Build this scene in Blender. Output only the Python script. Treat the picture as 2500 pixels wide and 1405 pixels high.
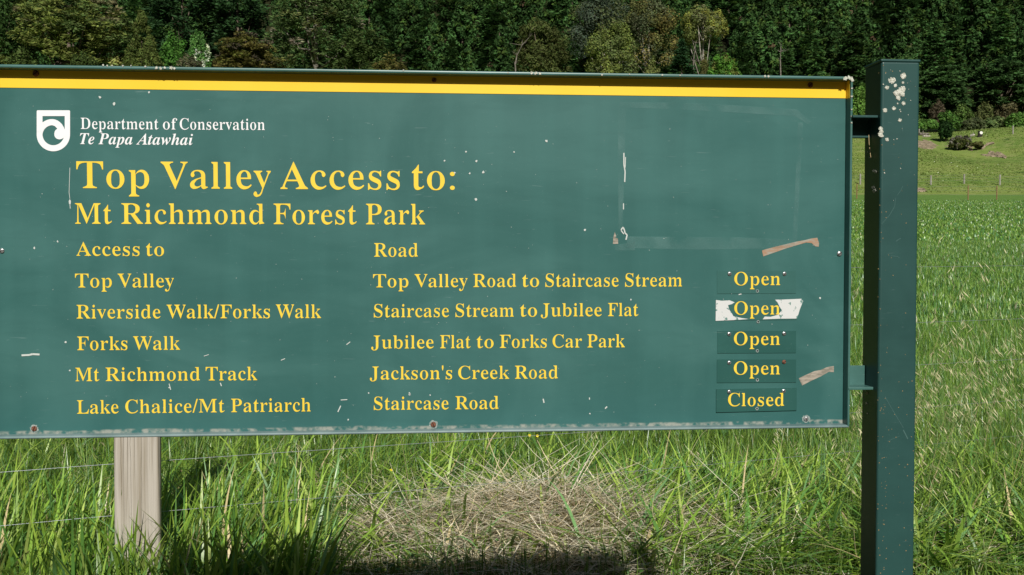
import bpy, math, json
import numpy as np
from mathutils import Vector
from mathutils.geometry import tessellate_polygon

# ------------------------------------------------------------------ camera, sky, sun, exposure
for o in list(bpy.data.objects): bpy.data.objects.remove(o)
SC = bpy.context.scene
COL = SC.collection
EYE = 1.70
PITCH = math.atan(0.030)
cd = bpy.data.cameras.new('camera'); cam = bpy.data.objects.new('camera', cd); COL.objects.link(cam)
cd.sensor_width = 36.0; cd.lens = 36.0; cd.clip_start = 0.05; cd.clip_end = 4000
cam.location = (0, 0, EYE); cam.rotation_euler = (math.pi/2-PITCH, 0, 0)
SC.camera = cam
SUN_EL = math.radians(35.9)
SIGN_ROT = math.radians(4.57)
SUN_AZ = SIGN_ROT+math.radians(1.5)          # away from straight behind the sign's viewer, towards the right
to_sun = Vector((math.sin(SUN_AZ)*math.cos(SUN_EL), -math.cos(SUN_AZ)*math.cos(SUN_EL), math.sin(SUN_EL)))
w = bpy.data.worlds.new('World'); SC.world = w; w.use_nodes = True
nt = w.node_tree; bg = nt.nodes['Background']
sk = nt.nodes.new('ShaderNodeTexSky'); sk.sky_type = 'NISHITA'; sk.sun_disc = False
sk.sun_elevation = SUN_EL; sk.sun_rotation = math.pi-SUN_AZ
nt.links.new(sk.outputs[0], bg.inputs[0]); bg.inputs[1].default_value = 0.05
sl = bpy.data.lights.new('sun', 'SUN'); sl.energy = 5.0; sl.angle = math.radians(0.5); sl.color = (1.0, 0.965, 0.90)
so = bpy.data.objects.new('sun', sl); COL.objects.link(so)
so.rotation_euler = to_sun.to_track_quat('Z', 'Y').to_euler(); so.location = (5, -20, 20)
SC.view_settings.view_transform = 'Standard'; SC.view_settings.look = 'None'
SC.view_settings.exposure = -0.12; SC.view_settings.gamma = 1.0; SC.view_settings.use_curve_mapping = False
SC.cycles.max_bounces = 6; SC.cycles.transparent_max_bounces = 12

# ------------------------------------------------------------------ helpers
R = np.random.default_rng(7)
def tag(o, label=None, cat=None, group=None, kind=None):
    for k, v in (('label', label), ('category', cat), ('group', group), ('kind', kind)):
        if v: o[k] = v
    return o
def empty(name, loc=(0,0,0), rz=0.0):
    o = bpy.data.objects.new(name, None); COL.objects.link(o); o.location = loc; o.rotation_euler = (0,0,rz)
    o.empty_display_size = .1
    return o
def link(name, me, parent=None, loc=(0,0,0)):
    o = bpy.data.objects.new(name, me); COL.objects.link(o); o.location = loc
    if parent is not None: o.parent = parent
    return o
def mesh(name, V, F, mats, parent=None, smooth=False, tint=None, fm=None, loc=(0,0,0)):
    me = bpy.data.meshes.new(name); V = np.asarray(V, dtype=np.float32).reshape(-1,3)
    if isinstance(F, np.ndarray):
        k = F.shape[1]; n = len(F)
        me.vertices.add(len(V)); me.vertices.foreach_set('co', V.ravel())
        me.loops.add(n*k); me.loops.foreach_set('vertex_index', F.astype(np.int32).ravel())
        me.polygons.add(n); me.polygons.foreach_set('loop_start', np.arange(0, n*k, k, dtype=np.int32))
        me.update(calc_edges=True)
    else:
        me.from_pydata([tuple(map(float,v)) for v in V], [], F); me.update()
    if not isinstance(mats, (list, tuple)): mats = [mats]
    for m in mats: me.materials.append(m)
    if fm is not None: me.polygons.foreach_set('material_index', np.asarray(fm, dtype=np.int32))
    if smooth: me.polygons.foreach_set('use_smooth', np.ones(len(me.polygons), dtype=bool))
    if tint is not None:
        t = np.ones((len(V),4), dtype=np.float32); t[:,:3] = tint
        a = me.color_attributes.new('tint', 'FLOAT_COLOR', 'POINT'); a.data.foreach_set('color', t.ravel())
    return link(name, me, parent, loc)
def join(parts):
    V=[]; F=[]; n=0
    for v,f in parts:
        V += list(v); F += [tuple(i+n for i in q) for q in f]; n += len(v)
    return V, F
def box(x0,x1,y0,y1,z0,z1):
    V=[(x0,y0,z0),(x1,y0,z0),(x1,y1,z0),(x0,y1,z0),(x0,y0,z1),(x1,y0,z1),(x1,y1,z1),(x0,y1,z1)]
    return V,[(0,3,2,1),(4,5,6,7),(0,1,5,4),(1,2,6,5),(2,3,7,6),(3,0,4,7)]
def bevel(o, w, seg=2):
    m=o.modifiers.new('bevel','BEVEL'); m.width=w; m.segments=seg; m.limit_method='ANGLE'; m.harden_normals=False
    return o
def tube(P, rad, sides=7, cap=True):
    P=np.asarray(P,float); n=len(P); V=[]; F=[]
    rad=np.broadcast_to(rad,(n,))
    for i in range(n):
        t=P[min(i+1,n-1)]-P[max(i-1,0)]; t=t/(np.linalg.norm(t)+1e-9)
        ref=np.array([0,0,1.]) if abs(t[2])<.9 else np.array([1.,0,0])
        a=np.cross(t,ref); a/=np.linalg.norm(a); b=np.cross(t,a)
        for k in range(sides):
            an=2*math.pi*k/sides; V.append(tuple(P[i]+rad[i]*(a*math.cos(an)+b*math.sin(an))))
    for i in range(n-1):
        for k in range(sides):
            k2=(k+1)%sides; F.append((i*sides+k,i*sides+k2,(i+1)*sides+k2,(i+1)*sides+k))
    if cap: F.append(tuple(range(sides-1,-1,-1))); F.append(tuple(range((n-1)*sides,n*sides)))
    return V,F

# ------------------------------------------------------------------ materials
def M(name, col, rough=.6, spec=.3, col2=None, scale=20, detail=5, fac=(.35,.65), bump=0, bscale=None, metal=0, transl=0, tint=False, stretch=None, hook=None, coat=0, objvar=0):
    m=bpy.data.materials.new(name); m.use_nodes=True; n=m.node_tree; L=n.links.new
    p=n.nodes['Principled BSDF']; p.inputs['Roughness'].default_value=rough; p.inputs['Specular IOR Level'].default_value=spec
    p.inputs['Metallic'].default_value=metal; p.inputs['Base Color'].default_value=(*col,1); p.inputs['Coat Weight'].default_value=coat
    out=None
    tc=n.nodes.new('ShaderNodeTexCoord'); mp=n.nodes.new('ShaderNodeMapping'); L(tc.outputs['Object'],mp.inputs[0])
    if stretch: mp.inputs['Scale'].default_value=stretch
    if col2 is not None:
        nz=n.nodes.new('ShaderNodeTexNoise'); nz.inputs['Scale'].default_value=scale; nz.inputs['Detail'].default_value=detail; L(mp.outputs[0],nz.inputs[0])
        r=n.nodes.new('ShaderNodeMapRange'); r.inputs[1].default_value=fac[0]; r.inputs[2].default_value=fac[1]; L(nz.outputs[0],r.inputs[0])
        mx=n.nodes.new('ShaderNodeMix'); mx.data_type='RGBA'; L(r.outputs[0],mx.inputs[0]); mx.inputs[6].default_value=(*col,1); mx.inputs[7].default_value=(*col2,1)
        out=mx.outputs[2]
    if tint:
        at=n.nodes.new('ShaderNodeAttribute'); at.attribute_name='tint'
        if out is None: out=at.outputs[0]
        else:
            mm=n.nodes.new('ShaderNodeMix'); mm.data_type='RGBA'; mm.blend_type='MULTIPLY'; mm.inputs[0].default_value=1; L(out,mm.inputs[6]); L(at.outputs[0],mm.inputs[7]); out=mm.outputs[2]
    if objvar:
        oi=n.nodes.new('ShaderNodeObjectInfo'); rr=n.nodes.new('ShaderNodeMapRange'); rr.inputs[3].default_value=1-objvar; rr.inputs[4].default_value=1+objvar; L(oi.outputs['Random'],rr.inputs[0])
        hs=n.nodes.new('ShaderNodeHueSaturation'); L(rr.outputs[0],hs.inputs['Value']); L(out,hs.inputs['Color']); out=hs.outputs[0]
    if hook: out=hook(n,L,tc,mp,out)
    if out is not None: L(out,p.inputs['Base Color'])
    if bump:
        bz=n.nodes.new('ShaderNodeTexNoise'); bz.inputs['Scale'].default_value=bscale or scale; bz.inputs['Detail'].default_value=6; L(mp.outputs[0],bz.inputs[0])
        b=n.nodes.new('ShaderNodeBump'); b.inputs['Strength'].default_value=1; b.inputs['Distance'].default_value=bump; L(bz.outputs[0],b.inputs['Height']); L(b.outputs[0],p.inputs['Normal'])
    if transl:
        t=n.nodes.new('ShaderNodeBsdfTranslucent'); ms=n.nodes.new('ShaderNodeMixShader'); ms.inputs[0].default_value=transl
        if out is not None: L(out,t.inputs[0])
        else: t.inputs[0].default_value=(*col,1)
        L(p.outputs[0],ms.inputs[1]); L(t.outputs[0],ms.inputs[2]); L(ms.outputs[0],n.nodes['Material Output'].inputs[0])
    return m
def mixn(n,L,fac,a,b,mode='MIX'):
    x=n.nodes.new('ShaderNodeMix'); x.data_type='RGBA'; x.blend_type=mode
    for s,v in ((x.inputs[0],fac),(x.inputs[6],a),(x.inputs[7],b)):
        if hasattr(v,'links'): L(v,s)
        elif isinstance(v,tuple): s.default_value=(*v,1)
        else: s.default_value=v
    return x.outputs[2]
def noise(n,L,vec,scale,lo,hi,detail=5,stretch=None,dist=0):
    if stretch:
        mp=n.nodes.new('ShaderNodeMapping'); mp.inputs['Scale'].default_value=stretch; L(vec,mp.inputs[0]); vec=mp.outputs[0]
    z=n.nodes.new('ShaderNodeTexNoise'); z.inputs['Scale'].default_value=scale; z.inputs['Detail'].default_value=detail; z.inputs['Distortion'].default_value=dist; L(vec,z.inputs[0])
    r=n.nodes.new('ShaderNodeMapRange'); r.inputs[1].default_value=lo; r.inputs[2].default_value=hi; L(z.outputs[0],r.inputs[0])
    return r.outputs[0]
def ramp(n,L,v,lo,hi):
    r=n.nodes.new('ShaderNodeMapRange'); r.inputs[1].default_value=lo; r.inputs[2].default_value=hi; L(v,r.inputs[0]); return r.outputs[0]
def mul(n,L,a,b,op='MULTIPLY'):
    x=n.nodes.new('ShaderNodeMath'); x.operation=op
    for s,v in ((x.inputs[0],a),(x.inputs[1],b)):
        if hasattr(v,'links'): L(v,s)
        else: s.default_value=v
    return x.outputs[0]

# ------------------------------------------------------------------ the lie of the land
def wob(x,y,s,seed):
    r=np.random.default_rng(seed); o=0
    for k in range(6):
        a=r.uniform(0,6.28); f=s*r.uniform(.6,1.7); o=o+np.sin(f*(x*math.cos(a)+y*math.sin(a))+r.uniform(0,6.28))
    return o/6
PY=[-60,8,110,113,126,150,190,205,300,420,700]
PZ=[0,0,8.3,8.7,12.0,17.0,24.4,26.2,92,180,300]
def ss(t): t=np.clip(t,0,1); return t*t*(3-2*t)
def ground_z(x,y):
    x=np.asarray(x,float); y=np.asarray(y,float)
    z=np.interp(y,PY,PZ)
    z=z+wob(x,y,2.2,1)*.03*ss((y-4)/4)*(1-ss((y-10)/10))+wob(x,y,.12,2)*.02*ss((y-12)/25)
    z=z+(.13+.05*wob(x,y,5,12))*np.exp(-((x-.25)/.95)**2-((y-6.15)/.55)**2)+.05*wob(x,y,3.1,14)*np.exp(-((y-6)/1.2)**2)
    k=ss((y-112)/15)*(1-ss((y-196)/12)); z=z+wob(x,y,.13,3)*.9*k
    # hummock with the slips, right of the post, and the hollow beside it
    z=z+2.6*np.exp(-(((x-84)/15)**2+((y-166)/16)**2))-1.5*np.exp(-(((x-68)/8)**2+((y-160)/16)**2))+1.6*np.exp(-(((x-58)/9)**2+((y-168)/14)**2))
    z=z+wob(x,y,.05,4)*5*ss((y-215)/60)
    side=np.clip(np.abs(x)-145,0,None)*.85; back=np.clip(-60-y,0,None)*.6  # unseen side and rear hills, added and raised to block skylight and deepen shadows
    return z+np.maximum(np.minimum(side,175),np.minimum(back,125))
THETA=PITCH; FW=Vector((0,math.cos(THETA),-math.sin(THETA))); UP=Vector((0,math.sin(THETA),math.cos(THETA)))
def ray(px,py): return Vector((1,0,0))*((px-1250)/2500)+UP*((702.5-py)/2500)+FW
def at(px,y):            # ground point at distance y below image column px
    x=(px-1250)/2500*y; return x,y,float(ground_z(x,y))

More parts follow.
